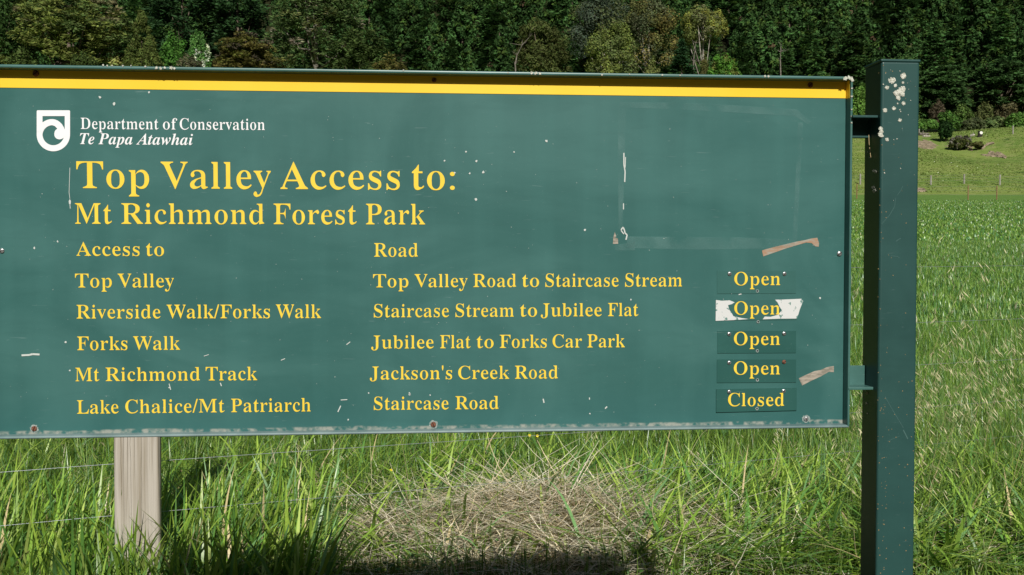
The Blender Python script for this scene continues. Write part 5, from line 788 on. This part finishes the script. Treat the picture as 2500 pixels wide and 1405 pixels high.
# seeding stems right of the board
def seedheads(name,n,D0,D1,s0,s1,hlo,hhi,seed,label):
    G=np.random.default_rng(seed); x,y=wedge(n,G,D0,D1,s0,s1); az=np.where(G.random(n)<.78,G.normal(-.1,.6,n),G.normal(3.0,.7,n)); h=G.uniform(hlo,hhi,n); segs=12
    lean=G.normal(.12,.08,n).clip(0,.4); curl=G.normal(.9,.5,n).clip(.1,2.0)
    SV=[];SQ=[];ST=[];off=0
    for i in range(n):
        p=np.array([x[i],y[i],float(ground_z(x[i],y[i]))]); th=lean[i]; pts=[p.copy()]; dirs=[]; d2=np.array([math.cos(az[i]),math.sin(az[i]),0])
        for k in range(segs):
            tg=d2*math.sin(th)+np.array([0,0,1])*math.cos(th); dirs.append(tg); p=p+tg*h[i]/segs; pts.append(p.copy()); th+=curl[i]*(0.3 if k<6 else 1.7)/segs
        side=np.array([1,0,0.]); w0=.0011
        base=off; col=np.array([.12,.20,.05]) if G.random()<.9 else np.array([.36,.31,.15])
        for k,q in enumerate(pts): SV+= [q-side*w0*(1.2-.06*k),q+side*w0*(1.2-.06*k)]; ST+=[col,col]
        for k in range(segs): SQ.append((base+2*k,base+2*k+1,base+2*k+3,base+2*k+2))
        off+=2*(segs+1)
        # drooping spikelets near the top
        scol=np.array([.52,.48,.28])*G.uniform(.75,1.2) if G.random()<.75 else np.array([.24,.27,.10])
        for k in range(segs-4,segs+1):
            for _ in range(G.integers(1,4)):
                o=pts[k]; br=unit(np.array([G.normal(0,.6),G.normal(0,.6),G.normal(-.1,.5)])+dirs[min(k,segs-1)]*.8)*G.uniform(.008,.034); e_=o+br; dn=unit(np.array([G.normal(0,.2),G.normal(0,.2),-.8])+d2*.7)*G.uniform(.028,.055); sw=np.array([1,0,.2])*G.uniform(.0014,.0026)
                SV+=[o,o+np.array([.0008,0,0]),e_+np.array([.0008,0,0]),e_]; ST+=[scol*.8]*4; SQ.append((off,off+1,off+2,off+3)); off+=4
                SV+=[e_,e_+dn*.5+sw,e_+dn,e_+dn*.5-sw]; ST+=[scol]*4; SQ.append((off,off+1,off+2,off+3)); off+=4
    tag(mesh(name,np.array(SV),np.array(SQ),M_straw,tint=np.array(ST)),label,kind='stuff')
seedheads('seeding_grass',150,5.7,7.6,.37,.60,.85,1.38,71,'tall seeding grass stems with drooping heads right of the post')
seedheads('seeding_grass',26,5.0,6.2,.37,.52,1.2,1.66,74,'tallest drooping grass heads beside the post')
seedheads('seeding_grass',12,4.5,5.2,.375,.47,1.62,1.9,75,'the few tallest arching seed heads rising beside the post')
seedheads('seeding_grass',50,4.8,7.0,.315,.36,.6,1.15,72,'seeding grass stems in the gap between board and post')
seedheads('seeding_grass',22,5.8,7.4,-.5,.3,.35,.6,73,'shorter seeding grass under the board')
# clover and small broad leaves
G=np.random.default_rng(17); n=5200; x,y=wedge(n,G,5.0,6.9,-.5,.55); k=G.random(n)<(.25+.75*(wob(x,y,2.5,44)>.05))*(1-.6*straw_w(x,y)); x,y=x[k],y[k]; n=len(x)
c=np.stack([x,y,ground_z(x,y)+G.uniform(.02,.16,n)],1); a=unit(np.stack([G.normal(size=n),G.normal(size=n)-.3,G.normal(0,.35,n)],1)); b=unit(np.cross(a,np.stack([G.normal(0,.3,n),-.5+G.normal(0,.3,n),np.ones(n)],1))); s=G.uniform(.006,.017,n)[:,None]
V,F=cards(c,a*s,b*s*.8); tag(mesh('clover_leaf',V,F,M_grass,tint=np.repeat(np.array([.07,.17,.03])*G.uniform(.7,1.4,(n,1)),4,0)),'small clover and weed leaves low in the grass',kind='stuff')
# buttercups
M_petal=M('yellow_petal',(.85,.68,.03),rough=.5)
for i,(px,py,D,lb) in enumerate(((1312,1064,6.9,'small yellow buttercup just under the bottom edge of the board'),(1293,1063,7.1,'tiny yellow flower left of the buttercup under the board'),(955,1148,6.6,'small yellow flower in the grass below the middle left of the board'))):
    d=ray(px,py); q=Vector((0,0,EYE))+d*(D/d.y); z0=float(ground_z(q.x,q.y)); e=empty('buttercup',(q.x,q.y,z0)); tag(e,lb,'flower'); hz=q.z-z0
    V=[(0,-.004,hz-.003)];F=[]
    for k in range(5):
        t=k*1.2566; c,s_=math.cos(t),math.sin(t); t2=t+.55; t3=t-.55; i0=len(V); r=.010
        V+=[(r*.8*math.cos(t3),-.006,hz+r*.8*math.sin(t3)),(r*1.15*c,-.008,hz+r*1.15*s_),(r*.8*math.cos(t2),-.006,hz+r*.8*math.sin(t2))]; F.append((0,i0,i0+1,i0+2))
    mesh('flower_head',V,F,M_petal,e); V,F=tube([(0,0,0),(.01,0,hz*.5),(0,0,hz)],.001,5); mesh('stem',V,F,M('flower_stem',(.08,.16,.03)),e)
